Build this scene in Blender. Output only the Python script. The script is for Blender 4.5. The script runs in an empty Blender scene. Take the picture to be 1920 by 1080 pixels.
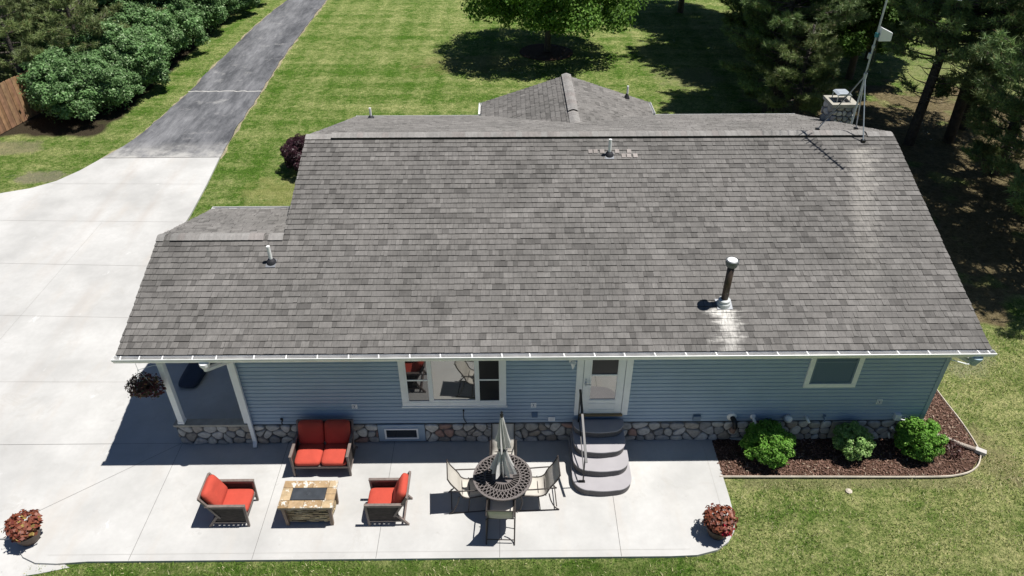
import bpy, bmesh, math, random
import numpy as np
from mathutils import Vector, Matrix
random.seed(7); rng = np.random.default_rng(11)
R = math.radians
# ---------------------------------------------------------------- camera, sky, sun, exposure
sc = bpy.context.scene
col = sc.collection
cam = bpy.data.cameras.new("camera"); camo = bpy.data.objects.new("camera", cam); col.objects.link(camo)
cam.sensor_width = 36; cam.lens = 1373.13/1920*36; cam.clip_end = 2000; cam.clip_start = .1
_p, _y, _r = 0.623898, 0.00757326, -0.00209498
f_ = Vector((math.sin(_y)*math.cos(_p), math.cos(_y)*math.cos(_p), -math.sin(_p)))
r_ = Vector((math.cos(_y), -math.sin(_y), 0)); u_ = r_.cross(f_)
r2 = math.cos(_r)*r_ + math.sin(_r)*u_; u2 = -math.sin(_r)*r_ + math.cos(_r)*u_
M = Matrix((r2, u2, -f_)).transposed().to_4x4(); M.translation = Vector((0, -11.014, 12)); camo.matrix_world = M
sc.camera = camo
SUN = Vector((.385, .02, 1)).normalized()
w = bpy.data.worlds.new("World"); sc.world = w; w.use_nodes = True
nt = w.node_tree; bg = nt.nodes['Background']; sky = nt.nodes.new('ShaderNodeTexSky'); sky.sky_type = 'NISHITA'
sky.sun_disc = False; sky.sun_elevation = math.asin(SUN.z); sky.sun_rotation = math.atan2(SUN.x, SUN.y)
sky.air_density = .75; sky.dust_density = .05; sky.ozone_density = 4; sky.altitude = 300
nt.links.new(sky.outputs[0], bg.inputs[0]); bg.inputs[1].default_value = .05
sl = bpy.data.lights.new("sun", 'SUN'); sl.energy = 5; sl.angle = R(.5); sl.color = (1, .965, .91)
so = bpy.data.objects.new("sun", sl); col.objects.link(so); so.rotation_euler = SUN.to_track_quat('Z', 'Y').to_euler(); so.location = (0, 0, 30)
sc.view_settings.view_transform = 'Standard'; sc.view_settings.look = 'None'; sc.view_settings.exposure = .35; sc.view_settings.gamma = 1

# ---------------------------------------------------------------- helpers
def tag(o, label=None, cat=None, group=None, kind=None):
    if label: o['label'] = label
    if cat: o['category'] = cat
    if group: o['group'] = group
    if kind: o['kind'] = kind
    return o
def empty(name, loc, rz=0, **k):
    o = bpy.data.objects.new(name, None); col.objects.link(o); o.location = loc; o.rotation_euler = (0, 0, rz); o.empty_display_size = .2
    return tag(o, **k)
def copy_tree(o, parent=None):
    c = o.copy(); col.objects.link(c); c.parent = parent
    for ch in list(o.children): copy_tree(ch, c)
    return c
def bez(pts, n=6):
    P = [Vector(p) for p in pts]; out = []
    for i in range(len(P)-1):
        a = P[max(i-1, 0)]; b = P[i]; c = P[i+1]; d = P[min(i+2, len(P)-1)]
        for k in range(n):
            t = k/n
            out.append(.5*((2*b)+(c-a)*t+(2*a-5*b+4*c-d)*t*t+(3*b-a-3*c+d)*t**3))
    out.append(P[-1]); return out
class MB:
    def __init__(s): s.v = []; s.f = []; s.c = []; s.m = []
    def face(s, pts, c=None, m=0):
        b = len(s.v); s.v += [tuple(p) for p in pts]; s.f.append(tuple(range(b, b+len(pts)))); s.c.append(c); s.m.append(m)
    def box(s, x0, x1, y0, y1, z0, z1, c=None, m=0):
        b = len(s.v); s.v += [(x0,y0,z0),(x1,y0,z0),(x1,y1,z0),(x0,y1,z0),(x0,y0,z1),(x1,y0,z1),(x1,y1,z1),(x0,y1,z1)]
        for q in ((0,3,2,1),(4,5,6,7),(0,1,5,4),(1,2,6,5),(2,3,7,6),(3,0,4,7)): s.f.append(tuple(b+i for i in q)); s.c.append(c); s.m.append(m)
    def bar(s, a, b_, w, h, up=(0,0,1), c=None, m=0):
        a = Vector(a); b_ = Vector(b_); d = (b_-a).normalized(); up = Vector(up)
        if abs(d.dot(up)) > .99: up = Vector((0,1,0))
        sx = d.cross(up).normalized()*w/2; sz = sx.cross(d).normalized()*h/2; b = len(s.v)
        for p in (a, b_):
            for i, j in ((-1,-1),(1,-1),(1,1),(-1,1)): s.v.append(tuple(p+sx*i+sz*j))
        for q in ((0,1,2,3),(7,6,5,4),(0,4,5,1),(1,5,6,2),(2,6,7,3),(3,7,4,0)): s.f.append(tuple(b+i for i in q)); s.c.append(c); s.m.append(m)
    def tube(s, pts, r, n=8, c=None, m=0, cap=True, flat=1):
        P = [Vector(p) for p in pts]; k = len(P); rr = r if hasattr(r, '__len__') else [r]*k
        b = len(s.v); prev = None
        for i in range(k):
            d = (P[min(i+1, k-1)]-P[max(i-1, 0)]).normalized()
            if prev is None:
                up = Vector((0,0,1)) if abs(d.z) < .9 else Vector((1,0,0)); sx = d.cross(up).normalized()
            else: sx = (prev-d*prev.dot(d)).normalized()
            prev = sx; sy = sx.cross(d)
            for j in range(n):
                a = 2*math.pi*j/n; s.v.append(tuple(P[i]+sx*math.cos(a)*rr[i]+sy*math.sin(a)*rr[i]*flat))
        for i in range(k-1):
            for j in range(n):
                s.f.append((b+i*n+j, b+i*n+(j+1)%n, b+(i+1)*n+(j+1)%n, b+(i+1)*n+j)); s.c.append(c); s.m.append(m)
        if cap:
            s.f.append(tuple(b+j for j in reversed(range(n)))); s.c.append(c); s.m.append(m)
            s.f.append(tuple(b+(k-1)*n+j for j in range(n))); s.c.append(c); s.m.append(m)
    def lathe(s, prof, cen=(0,0,0), n=24, c=None, m=0, rf=None):
        b = len(s.v); k = len(prof)
        for i, (r, z) in enumerate(prof):
            for j in range(n):
                a = 2*math.pi*j/n; q = r*(rf(a, i) if rf else 1); s.v.append((cen[0]+q*math.cos(a), cen[1]+q*math.sin(a), cen[2]+z))
        for i in range(k-1):
            for j in range(n):
                s.f.append((b+i*n+j, b+i*n+(j+1)%n, b+(i+1)*n+(j+1)%n, b+(i+1)*n+j)); s.c.append(c); s.m.append(m)
        if prof[0][0] > 1e-4: s.f.append(tuple(b+j for j in reversed(range(n)))); s.c.append(c); s.m.append(m)
        if prof[-1][0] > 1e-4: s.f.append(tuple(b+(k-1)*n+j for j in range(n))); s.c.append(c); s.m.append(m)
    def prism(s, poly, z0, z1, c=None, m=0, T=None):
        n = len(poly); T = T or (lambda x, y, z: (x, y, z))
        A = sum(poly[i][0]*poly[(i+1)%n][1]-poly[(i+1)%n][0]*poly[i][1] for i in range(n))
        if A < 0: poly = poly[::-1]
        b = len(s.v); s.v += [T(x, y, z0) for x, y in poly]+[T(x, y, z1) for x, y in poly]
        s.f.append(tuple(b+i for i in reversed(range(n)))); s.c.append(c); s.m.append(m)
        s.f.append(tuple(b+n+i for i in range(n))); s.c.append(c); s.m.append(m)
        for i in range(n):
            j = (i+1) % n; s.f.append((b+i, b+j, b+n+j, b+n+i)); s.c.append(c); s.m.append(m)
    def build(s, name, mats, parent=None, smooth=False, bevel=0, subsurf=0, loc=None, weld=False, **k):
        me = bpy.data.meshes.new(name); me.from_pydata(s.v, [], s.f); 
        mats = mats if isinstance(mats, (list, tuple)) else [mats]
        for m in mats: me.materials.append(m)
        me.polygons.foreach_set('material_index', s.m)
        if any(c is not None for c in s.c):
            at = me.color_attributes.new('Col', 'FLOAT_COLOR', 'CORNER'); arr = []
            for f, c in zip(s.f, s.c):
                c = c or (1, 1, 1); arr += [c[0], c[1], c[2], 1]*len(f)
            at.data.foreach_set('color', arr)
        if smooth: me.polygons.foreach_set('use_smooth', [True]*len(s.f))
        if smooth or weld:
            bm = bmesh.new(); bm.from_mesh(me); bmesh.ops.remove_doubles(bm, verts=bm.verts, dist=2e-4); bm.to_mesh(me); bm.free()
        me.update(); o = bpy.data.objects.new(name, me); col.objects.link(o)
        if parent: o.parent = parent
        if loc: o.location = loc
        if bevel:
            b = o.modifiers.new('bevel', 'BEVEL'); b.width = bevel; b.segments = 2; b.limit_method = 'ANGLE'; b.angle_limit = R(40)
        if subsurf: ss = o.modifiers.new('sub', 'SUBSURF'); ss.levels = subsurf; ss.render_levels = subsurf
        if smooth and not subsurf:
            pass
        return tag(o, **k)
def npmesh(name, V, F, mat, parent=None, cols=None, **k):
    """V (n,3), F (m,k) int, cols (m,3) per face"""
    me = bpy.data.meshes.new(name); n = len(V); m, kk = F.shape
    me.vertices.add(n); me.vertices.foreach_set('co', V.astype(np.float32).ravel())
    me.loops.add(m*kk); me.loops.foreach_set('vertex_index', F.astype(np.int32).ravel())
    me.polygons.add(m); me.polygons.foreach_set('loop_start', np.arange(0, m*kk, kk, dtype=np.int32))
    me.polygons.foreach_set('loop_total', np.full(m, kk, dtype=np.int32))
    for q in (mat if isinstance(mat, (list, tuple)) else [mat]): me.materials.append(q)
    if cols is not None:
        at = me.color_attributes.new('Col', 'FLOAT_COLOR', 'CORNER')
        c4 = np.ones((m, kk, 4), np.float32); c4[:, :, :3] = cols[:, None, :]; at.data.foreach_set('color', c4.ravel())
    me.update(calc_edges=True); me.validate(); o = bpy.data.objects.new(name, me); col.objects.link(o)
    if parent: o.parent = parent
    return tag(o, **k)

def mat(name, color=(.5,.5,.5), rough=.7, metal=0, spec=.5, attr=False, noise=None, bump=None, coat=0, trans=0, ior=None, alpha=None, nscale2=None):
    """noise: (scale, amount[, detail]) multiplies base; bump: (scale, strength, dist)"""
    m = bpy.data.materials.new(name); m.use_nodes = True; t = m.node_tree; b = t.nodes['Principled BSDF']
    b.inputs['Roughness'].default_value = rough; b.inputs['Metallic'].default_value = metal; b.inputs['Specular IOR Level'].default_value = spec
    if ior: b.inputs['IOR'].default_value = ior
    if trans: b.inputs['Transmission Weight'].default_value = trans
    if alpha is not None: b.inputs['Alpha'].default_value = alpha
    tc = t.nodes.new('ShaderNodeTexCoord')
    rgb = t.nodes.new('ShaderNodeRGB'); rgb.outputs[0].default_value = (*color, 1); out = rgb.outputs[0]
    if attr:
        a = t.nodes.new('ShaderNodeAttribute'); a.attribute_name = 'Col'
        mx = t.nodes.new('ShaderNodeMix'); mx.data_type = 'RGBA'; mx.blend_type = 'MULTIPLY'; mx.inputs[0].default_value = 1
        t.links.new(out, mx.inputs[6]); t.links.new(a.outputs['Color'], mx.inputs[7]); out = mx.outputs[2]
    for ns in [q for q in (noise, nscale2) if q]:
        n = t.nodes.new('ShaderNodeTexNoise'); n.inputs['Scale'].default_value = ns[0]; n.inputs['Detail'].default_value = ns[2] if len(ns) > 2 else 4
        t.links.new(tc.outputs['Object'], n.inputs[0])
        mr = t.nodes.new('ShaderNodeMapRange'); mr.inputs[1].default_value = .3; mr.inputs[2].default_value = .7; mr.inputs[3].default_value = 1-ns[1]; mr.inputs[4].default_value = 1+ns[1]
        t.links.new(n.outputs[0], mr.inputs[0])
        vm = t.nodes.new('ShaderNodeVectorMath'); vm.operation = 'SCALE'; t.links.new(out, vm.inputs[0]); t.links.new(mr.outputs[0], vm.inputs['Scale']); out = vm.outputs[0]
    t.links.new(out, b.inputs['Base Color'])
    if bump:
        n = t.nodes.new('ShaderNodeTexNoise'); n.inputs['Scale'].default_value = bump[0]; n.inputs['Detail'].default_value = 5
        t.links.new(tc.outputs['Object'], n.inputs[0])
        bp = t.nodes.new('ShaderNodeBump'); bp.inputs['Strength'].default_value = bump[1]; bp.inputs['Distance'].default_value = bump[2]
        t.links.new(n.outputs[0], bp.inputs['Height']); t.links.new(bp.outputs[0], b.inputs['Normal'])
    return m
def leafmat(name, color=(1,1,1), transl=.35, rough=.45, spec=.4):
    m = bpy.data.materials.new(name); m.use_nodes = True; t = m.node_tree; b = t.nodes['Principled BSDF']; o = t.nodes['Material Output']
    a = t.nodes.new('ShaderNodeAttribute'); a.attribute_name = 'Col'
    mx = t.nodes.new('ShaderNodeMix'); mx.data_type = 'RGBA'; mx.blend_type = 'MULTIPLY'; mx.inputs[0].default_value = 1; mx.inputs[7].default_value = (*color, 1)
    t.links.new(a.outputs['Color'], mx.inputs[6]); t.links.new(mx.outputs[2], b.inputs['Base Color']); b.inputs['Roughness'].default_value = rough; b.inputs['Specular IOR Level'].default_value = spec
    tr = t.nodes.new('ShaderNodeBsdfTranslucent'); t.links.new(mx.outputs[2], tr.inputs[0]); ms = t.nodes.new('ShaderNodeMixShader'); ms.inputs[0].default_value = transl
    t.links.new(b.outputs[0], ms.inputs[1]); t.links.new(tr.outputs[0], ms.inputs[2]); t.links.new(ms.outputs[0], o.inputs[0])
    return m
class G:      # tiny node-graph helper
    def __init__(s, name):
        s.m = bpy.data.materials.new(name); s.m.use_nodes = True; s.t = s.m.node_tree; s.b = s.t.nodes['Principled BSDF']; s.tc = s.t.nodes.new('ShaderNodeTexCoord').outputs['Object']
    def L(s, a, b):
        if hasattr(a, 'is_output'): s.t.links.new(a, b)
        else: b.default_value = a
    def noise(s, scale, detail=4, vec=None, rough=.5, stretch=None, dist=0):
        n = s.t.nodes.new('ShaderNodeTexNoise'); n.inputs['Scale'].default_value = scale; n.inputs['Detail'].default_value = detail; n.inputs['Roughness'].default_value = rough; n.inputs['Distortion'].default_value = dist
        v = vec or s.tc
        if stretch:
            mp = s.t.nodes.new('ShaderNodeMapping'); mp.inputs['Scale'].default_value = stretch; s.t.links.new(v, mp.inputs[0]); v = mp.outputs[0]
        s.t.links.new(v, n.inputs[0]); return n.outputs[0]
    def voro(s, scale, feature='F1', out='Distance', stretch=None):
        n = s.t.nodes.new('ShaderNodeTexVoronoi'); n.feature = feature; n.inputs['Scale'].default_value = scale; v = s.tc
        if stretch:
            mp = s.t.nodes.new('ShaderNodeMapping'); mp.inputs['Scale'].default_value = stretch; s.t.links.new(v, mp.inputs[0]); v = mp.outputs[0]
        s.t.links.new(v, n.inputs[0]); return n.outputs[out]
    def map(s, x, a, b, c=0, d=1, smooth=False):
        n = s.t.nodes.new('ShaderNodeMapRange'); s.t.links.new(x, n.inputs[0])
        if smooth: n.interpolation_type = 'SMOOTHSTEP'
        for i, q in enumerate((a, b, c, d)): n.inputs[i+1].default_value = q
        return n.outputs[0]
    def mix(s, f, a, b, mode='MIX'):
        n = s.t.nodes.new('ShaderNodeMix'); n.data_type = 'RGBA'; n.blend_type = mode
        s.L(f, n.inputs[0])
        for q, i in ((a, 6), (b, 7)):
            if isinstance(q, tuple): n.inputs[i].default_value = (*q, 1)
            else: s.t.links.new(q, n.inputs[i])
        return n.outputs[2]
    def math(s, op, a, b=0):
        n = s.t.nodes.new('ShaderNodeMath'); n.operation = op; s.L(a, n.inputs[0]); s.L(b, n.inputs[1]); return n.outputs[0]
    def xyz(s):
        n = s.t.nodes.new('ShaderNodeSeparateXYZ'); s.t.links.new(s.tc, n.inputs[0]); return n.outputs
    def fin(s, color, rough=.8, bump=None, spec=.3):
        s.L(color if not isinstance(color, tuple) else (*color, 1), s.b.inputs['Base Color']); s.L(rough, s.b.inputs['Roughness']); s.b.inputs['Specular IOR Level'].default_value = spec
        if bump:
            bp = s.t.nodes.new('ShaderNodeBump'); bp.inputs['Strength'].default_value = bump[1]; bp.inputs['Distance'].default_value = bump[2]
            s.t.links.new(bump[0], bp.inputs['Height']); s.t.links.new(bp.outputs[0], s.b.inputs['Normal'])
        return s.m

# ---------------------------------------------------------------- materials
def grass_mat():
    g = G('lawn_grass'); X = g.xyz()
    fine = g.noise(26, 5, rough=.8); fine2 = g.noise(7.5, 5, rough=.75); mid = g.noise(1.6, 6, rough=.7); big = g.noise(.3, 5, rough=.65)
    bx = g.noise(.55, 3, stretch=(.12, 1.5, 1)); by = g.noise(.5, 3, stretch=(1.5, .1, 1)); bw = g.noise(2.2, 5, stretch=(.35, 1, 1), rough=.7)
    dry = g.math('ADD', g.math('ADD', g.math('MULTIPLY', mid, .45), g.math('MULTIPLY', big, .45)), g.math('ADD', g.math('MULTIPLY', g.math('SUBTRACT', bx, .5), .55), g.math('MULTIPLY', g.math('SUBTRACT', by, .5), .4)))
    dry = g.math('ADD', g.math('ADD', dry, .07), g.math('MULTIPLY', g.math('SUBTRACT', bw, .5), .45))
    far = g.map(X[1], 5, 8, 0, 1); sw = g.math('SINE', g.math('ADD', g.math('MULTIPLY', X[0], 5.2), g.math('MULTIPLY', by, 5))); sw2 = g.math('SINE', g.math('ADD', g.math('MULTIPLY', X[1], 4.4), g.math('MULTIPLY', bx, 9)))
    dry = g.math('ADD', dry, g.math('MULTIPLY', far, g.math('SUBTRACT', g.math('ADD', g.math('MULTIPLY', sw, .045), g.math('MULTIPLY', sw2, .04)), .04)))
    right = g.map(X[0], 4, 11, .02, .2); near = g.map(X[1], 7, 0, 0, 1); dry = g.math('ADD', dry, g.math('MULTIPLY', right, near))
    dry = g.math('ADD', dry, g.math('MULTIPLY', g.map(fine2, .3, .7, -.5, .5), .5))
    c = g.mix(g.map(dry, .3, .86, 0, 1), (.095, .19, .024), (.46, .46, .205))
    c = g.mix(g.map(g.noise(3.2, 6, rough=.75, dist=.6), .36, .56, .75, 0), c, g.mix(1, c, (.52, .66, .42), 'MULTIPLY'))
    c = g.mix(g.map(fine, .38, .62, 0, 1), g.mix(1, c, (.36, .46, .3), 'MULTIPLY'), g.mix(1, c, (1.8, 1.7, 1.75), 'MULTIPLY'))
    wb_ = g.map(g.noise(1.5, 6, rough=.75), .3, .7, -1.1, 1.1)
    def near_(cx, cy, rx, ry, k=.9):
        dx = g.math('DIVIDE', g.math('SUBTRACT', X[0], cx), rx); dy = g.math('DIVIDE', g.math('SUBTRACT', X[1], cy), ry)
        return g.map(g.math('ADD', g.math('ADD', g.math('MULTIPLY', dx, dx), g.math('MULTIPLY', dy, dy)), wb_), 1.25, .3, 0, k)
    c = g.mix(near_(-16.7, 12.75, 1.1, .45, .6), c, (.36, .3, .24)); c = g.mix(near_(-19.3, 15.2, 1.6, .7, .55), c, (.34, .28, .2)); c = g.mix(near_(10.3, -.5, .6, .8, .5), c, (.36, .28, .17)); c = g.mix(near_(7.4, -1.2, 3.6, .18, .45), c, (.34, .29, .17)); c = g.mix(near_(11.2, 2.5, .9, .6, .6), c, (.38, .38, .24)); c = g.mix(near_(24, 20, 6, 8, .6), c, (.36, .36, .17)); c = g.mix(near_(8.6, 22.5, 1.6, 1.4, .5), c, (.34, .32, .17)); c = g.mix(near_(-7.6, 11.6, 1.5, 1.3, .5), c, (.38, .37, .13)); c = g.mix(near_(-1.6, 24.5, 3, 1.4, .35), c, (.3, .22, .11))
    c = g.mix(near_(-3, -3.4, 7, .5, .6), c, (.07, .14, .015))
    # brown spots
    c = g.mix(g.map(g.noise(.75, 5, rough=.7), .66, .76, 0, .6), c, (.27, .2, .12))
    # needle litter below the pines on the right
    lx = g.map(X[0], 9.6, 11.6, 0, 1); ly = g.map(X[1], 3.2, 5.4, 0, 1); ly2 = g.map(X[1], 19, 23, 1, 0)
    wob = g.map(g.noise(.55, 4), .35, .65, -.45, .45)
    lit = g.math('ADD', g.math('MULTIPLY', g.math('MULTIPLY', lx, ly), ly2), wob); lit = g.map(lit, .45, .75, 0, .85)
    lc = g.mix(g.map(fine2, .3, .7), (.11, .07, .04), (.36, .27, .17)); c = g.mix(lit, c, lc)
    # soil beneath the hedge on the left
    hx = g.map(X[0], -15.6, -16.4, 0, 1); hy = g.map(X[1], 15.6, 16.6, 0, 1)
    hs = g.map(g.math('ADD', g.math('MULTIPLY', hx, hy), g.math('MULTIPLY', wob, .5)), .5, .8, 0, 1); c = g.mix(hs, c, (.07, .055, .035))
    return g.fin(c, .95, (g.math('ADD', fine, g.math('MULTIPLY', fine2, 1.6)), 1, .11), .1)
def concrete_mat(base=(.475, .47, .457)):
    g = G('concrete'); a = g.noise(.5, 6, rough=.62); b = g.noise(9, 4); st = g.noise(1.3, 5, stretch=(1, .25, 1), rough=.65)
    c = g.mix(g.map(a, .34, .66), tuple(x*.82 for x in base), tuple(min(.8, x*1.14) for x in base))
    c = g.mix(g.map(b, .3, .7, 0, .25), c, tuple(x*.85 for x in base))
    c = g.mix(g.map(st, .54, .74, 0, .3), c, (.45, .39, .33))
    c = g.mix(g.map(g.noise(2.4, 5, rough=.7), .66, .74, 0, .55), c, (.34, .33, .32))
    c = g.mix(g.map(g.noise(1.1, 6, rough=.75, stretch=(1, .5, 1)), .64, .7, 0, .7), c, (.6, .6, .59))
    c = g.mix(g.map(g.noise(.8, 7, rough=.8, dist=1.5), .6, .62, 0, .18), c, (.36, .34, .31)); c = g.mix(g.map(g.noise(19, 5, rough=.8), .7, .73, 0, .5), c, (.25, .22, .18))
    X = g.xyz(); tr = g.math('ABSOLUTE', g.math('SUBTRACT', g.math('ABSOLUTE', g.math('ADD', X[0], g.math('ADD', 12.3, g.math('MULTIPLY', X[1], .03)))), .8)); c = g.mix(g.math('MULTIPLY', g.map(tr, .28, .02, 0, .35), g.map(g.noise(1.5, 5, stretch=(1, .3, 1)), .4, .65)), c, (.36, .31, .27))
    return g.fin(c, .85, (g.noise(60, 3), .2, .004), .25)
def asphalt_mat():
    g = G('asphalt'); X = g.xyz(); a = g.noise(.6, 7, stretch=(1.5, .45, 1), rough=.72); b = g.noise(40, 3, rough=.7); p = g.noise(1.0, 6, rough=.7)
    c = g.mix(g.map(a, .38, .62), (.045, .048, .056), (.19, .192, .204)); c = g.mix(g.map(g.noise(3.5, 6, stretch=(2, .2, 1), rough=.8), .35, .65), g.mix(1, c, (.72, .72, .74), 'MULTIPLY'), g.mix(1, c, (1.3, 1.3, 1.28), 'MULTIPLY'))
    c = g.mix(g.map(b, .35, .65, 0, .35), c, (.17, .17, .175))
    c = g.mix(g.map(p, .57, .72, 0, .6), c, (.36, .355, .35))
    near = g.map(X[1], 14.1, 15.6, 1, 0); c = g.mix(g.math('MULTIPLY', near, g.map(g.noise(2, 5, rough=.7), .3, .6)), c, (.42, .41, .39))
    c = g.mix(g.map(g.noise(7, 4, rough=.8), .68, .74, 0, .8), c, (.45, .44, .42))
    return g.fin(c, .88, (b, .4, .01), .3)
def mulch_mat():
    g = G('mulch'); v = g.voro(28, stretch=(1, 1.7, 1)); n = g.noise(22, 4, rough=.7); c = g.mix(g.map(n, .3, .7), (.042, .021, .014), (.18, .1, .07))
    c = g.mix(g.map(g.noise(50, 2), .62, .7, 0, .9), c, (.28, .2, .15)); return g.fin(c, .95, (g.math('ADD', v, n), 1, .05), .15)
def shingle_mat():
    g = G('asphalt_shingles'); a = g.t.nodes.new('ShaderNodeAttribute'); a.attribute_name = 'Col'; n = g.noise(160, 2); b = g.noise(.7, 5, rough=.6); st = g.noise(22, 5, stretch=(1, .25, .25), rough=.7)
    c = g.mix(1, a.outputs['Color'], g.mix(g.map(n, .3, .7), (.8, .8, .8), (1.2, 1.2, 1.2)), 'MULTIPLY')
    c = g.mix(1, c, g.mix(g.map(b, .3, .7), (.84, .84, .83), (1.14, 1.13, 1.12)), 'MULTIPLY')
    c = g.mix(1, c, g.mix(g.map(st, .3, .7), (.84, .84, .84), (1.17, 1.16, 1.15)), 'MULTIPLY')
    c = g.mix(1, c, g.mix(g.map(g.noise(2.6, 5, rough=.7, dist=.5), .32, .68), (.88, .875, .87), (1.1, 1.1, 1.1)), 'MULTIPLY')
    X = g.xyz(); front = g.math('MULTIPLY', g.map(X[1], 5.0, 4.95, 0, 1), g.map(X[2], 2.7, 2.75, 0, 1)); wob = g.map(g.noise(7, 4, stretch=(.25, 1, 1), rough=.7), .3, .7, -.24, .24)
    def streak(cx, sl, y0, ylen, w0, amp):
        d = g.math('SUBTRACT', y0, X[1]); ctr = g.math('ADD', cx, g.math('MULTIPLY', d, sl)); ax = g.math('ABSOLUTE', g.math('ADD', g.math('SUBTRACT', X[0], ctr), wob))
        f = g.math('MULTIPLY', g.map(ax, w0, 0, 0, 1, True), g.map(d, ylen, 0, 0, amp)); f = g.math('MULTIPLY', f, g.map(d, -.06, .02, 0, 1)); return g.math('MULTIPLY', g.math('MULTIPLY', f, front), g.map(st, .38, .6, .45, 1))
    c = g.mix(streak(8.3, -.27, 4.72, 4.6, .46, .75), c, (.36, .34, .31)); c = g.mix(streak(4.28, -.08, .44, 1.35, .36, 1.3), c, (.62, .6, .56))
    return g.fin(c, .93, (n, .35, .004), .15)
M_grass = grass_mat(); M_conc = concrete_mat(); M_asph = asphalt_mat(); M_mulch = mulch_mat(); M_shingle = shingle_mat()
M_siding = mat('blue_vinyl_siding', (.29, .375, .475), .55, noise=(1.5, .06), nscale2=(.35, .05), spec=.4)
M_trimblue = mat('blue_trim', (.28, .365, .465), .5, noise=(4, .05))
M_white = mat('white_painted_trim', (.78, .79, .8), .45, noise=(6, .04))
M_gutter = mat('white_gutter', (.8, .8, .79), .4, noise=(5, .08))
M_gutin = mat('gutter_dirt', (.3, .29, .27), .8, noise=(9, .5, 6))
M_fascia = mat('pale_fascia', (.55, .57, .58), .5)
M_stone = mat('field_stones', (1, 1, 1), .75, attr=True, noise=(14, .22, 5), bump=(30, .5, .01))
M_mortar = mat('mortar', (.1, .1, .1), .95, noise=(20, .2), bump=(60, .5, .006))
M_stcap = mat('stone_ledge', (.33, .31, .27), .85, noise=(7, .18), bump=(40, .4, .005))
def glass(name, tint, rough=.03, ior=2.1):
    m = bpy.data.materials.new(name); m.use_nodes = True; t = m.node_tree; b = t.nodes['Principled BSDF']
    b.inputs['Base Color'].default_value = (*tint, 1); b.inputs['Roughness'].default_value = rough; b.inputs['Specular IOR Level'].default_value = .5; b.inputs['IOR'].default_value = ior
    return m
M_glass = glass('window_glass', (.012, .014, .018)); M_glass2 = glass('screened_glass', (.01, .012, .016), .3, 1.4); M_shade = mat('window_blind', (.3, .33, .36), .7)
M_glassb = bpy.data.materials.new('mirror_glass'); M_glassb.use_nodes = True
_b = M_glassb.node_tree.nodes['Principled BSDF']; _b.inputs['Base Color'].default_value = (.3, .3, .29, 1); _b.inputs['Metallic'].default_value = .85; _b.inputs['Roughness'].default_value = .03
M_darkmet = mat('dark_bronze_metal', (.055, .046, .042), .45, metal=.3, noise=(12, .15))
M_tab = mat('cast_table_metal', (.16, .14, .135), .5, metal=.2, noise=(18, .15), bump=(80, .2, .003))
M_sling = mat('beige_sling', (.5, .47, .42), .8, noise=(9, .05))
M_black = mat('black_metal', (.012, .012, .013), .35, metal=.2)
M_galv = mat('galvanised_metal', (.42, .46, .5), .4, metal=.25, noise=(8, .12))
M_red = mat('coral_cushion', (.45, .06, .036), .9, noise=(5, .07), bump=(16, .35, .02))
M_wood = mat('brown_furniture_frame', (.17, .135, .12), .55, noise=(14, .2), bump=(30, .3, .003))
def wicker_mat():
    g = G('woven_panel'); X = g.xyz(); a = g.math('SINE', g.math('MULTIPLY', X[2], 420)); n = g.noise(30, 3, stretch=(.3, .3, 3)); c = g.mix(g.map(n, .3, .7), (.022, .018, .017), (.075, .06, .052)); return g.fin(c, .7, (a, .7, .004), .3)
M_wick = wicker_mat()
M_strap = mat('pale_strap', (.5, .45, .42), .8, noise=(20, .2))
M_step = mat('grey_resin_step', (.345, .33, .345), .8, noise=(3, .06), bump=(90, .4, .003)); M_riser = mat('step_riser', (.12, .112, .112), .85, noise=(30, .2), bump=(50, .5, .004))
M_pot = mat('brown_pot', (.09, .06, .045), .6, noise=(9, .2)); M_soil = mat('soil', (.03, .02, .014), .95)
M_pvc = mat('white_pvc', (.8, .8, .78), .4); M_rubber = mat('black_rubber', (.02, .02, .025), .6); M_flash = mat('flashing', (.2, .21, .23), .5, metal=.3)
M_corr = mat('drain_pipe_tan', (.36, .31, .26), .6, noise=(8, .15)); M_edge = mat('edging_pale', (.52, .46, .38), .8, noise=(5, .15))
M_cedar = mat('cedar_boards', (.34, .2, .11), .75, attr=True, noise=(5, .25, 6), bump=(30, .4, .006))
M_bark = mat('pine_bark', (.066, .056, .05), .95, noise=(7, .35, 6), bump=(14, .9, .06)); M_bark2 = mat('grey_bark', (.12, .1, .085), .95, noise=(9, .3, 6), bump=(18, .8, .04))
M_needle = leafmat('pine_needles', (1, 1, 1), .15, .5); M_leaf = leafmat('leaves', (1, 1, 1), .32, .6, .2); M_red_leaf = leafmat('dark_red_leaves', (1, 1, 1), .2, .5)
M_umb = mat('umbrella_fabric', (1, 1, 1), .85, attr=True, noise=(25, .06)); M_porch = mat('dark_cloth', (.025, .035, .06), .8, noise=(5, .1))
M_brown = mat('pit_slate', (1, 1, 1), .7, attr=True, noise=(8, .25, 6), bump=(25, .5, .006)); M_lid = mat('dark_metal_lid', (.06, .068, .08), .4, metal=.3, noise=(7, .2))
M_thresh = mat('wood_threshold', (.22, .15, .07), .6); M_chimcap = mat('chimney_crown', (.36, .34, .29), .85, noise=(6, .15)); M_plast = mat('clear_dome_plastic', (.6, .63, .66), .3)
M_soff = mat('soffit', (.6, .62, .63), .6); M_lamp = mat('lantern_glass', (.7, .72, .74), .15); M_teal = mat('teal_clamp', (.03, .2, .24), .5); M_joint = mat('joint_gap', (.1, .095, .09), .95); M_bluebox = mat('bluegrey_box', (.12, .18, .26), .5)
M_seal = mat('pale_crack_fill', (.5, .49, .47), .9, noise=(10, .2))
M_tread = mat('flue_brown', (.06, .04, .03), .5, metal=.3, noise=(12, .3))

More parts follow.
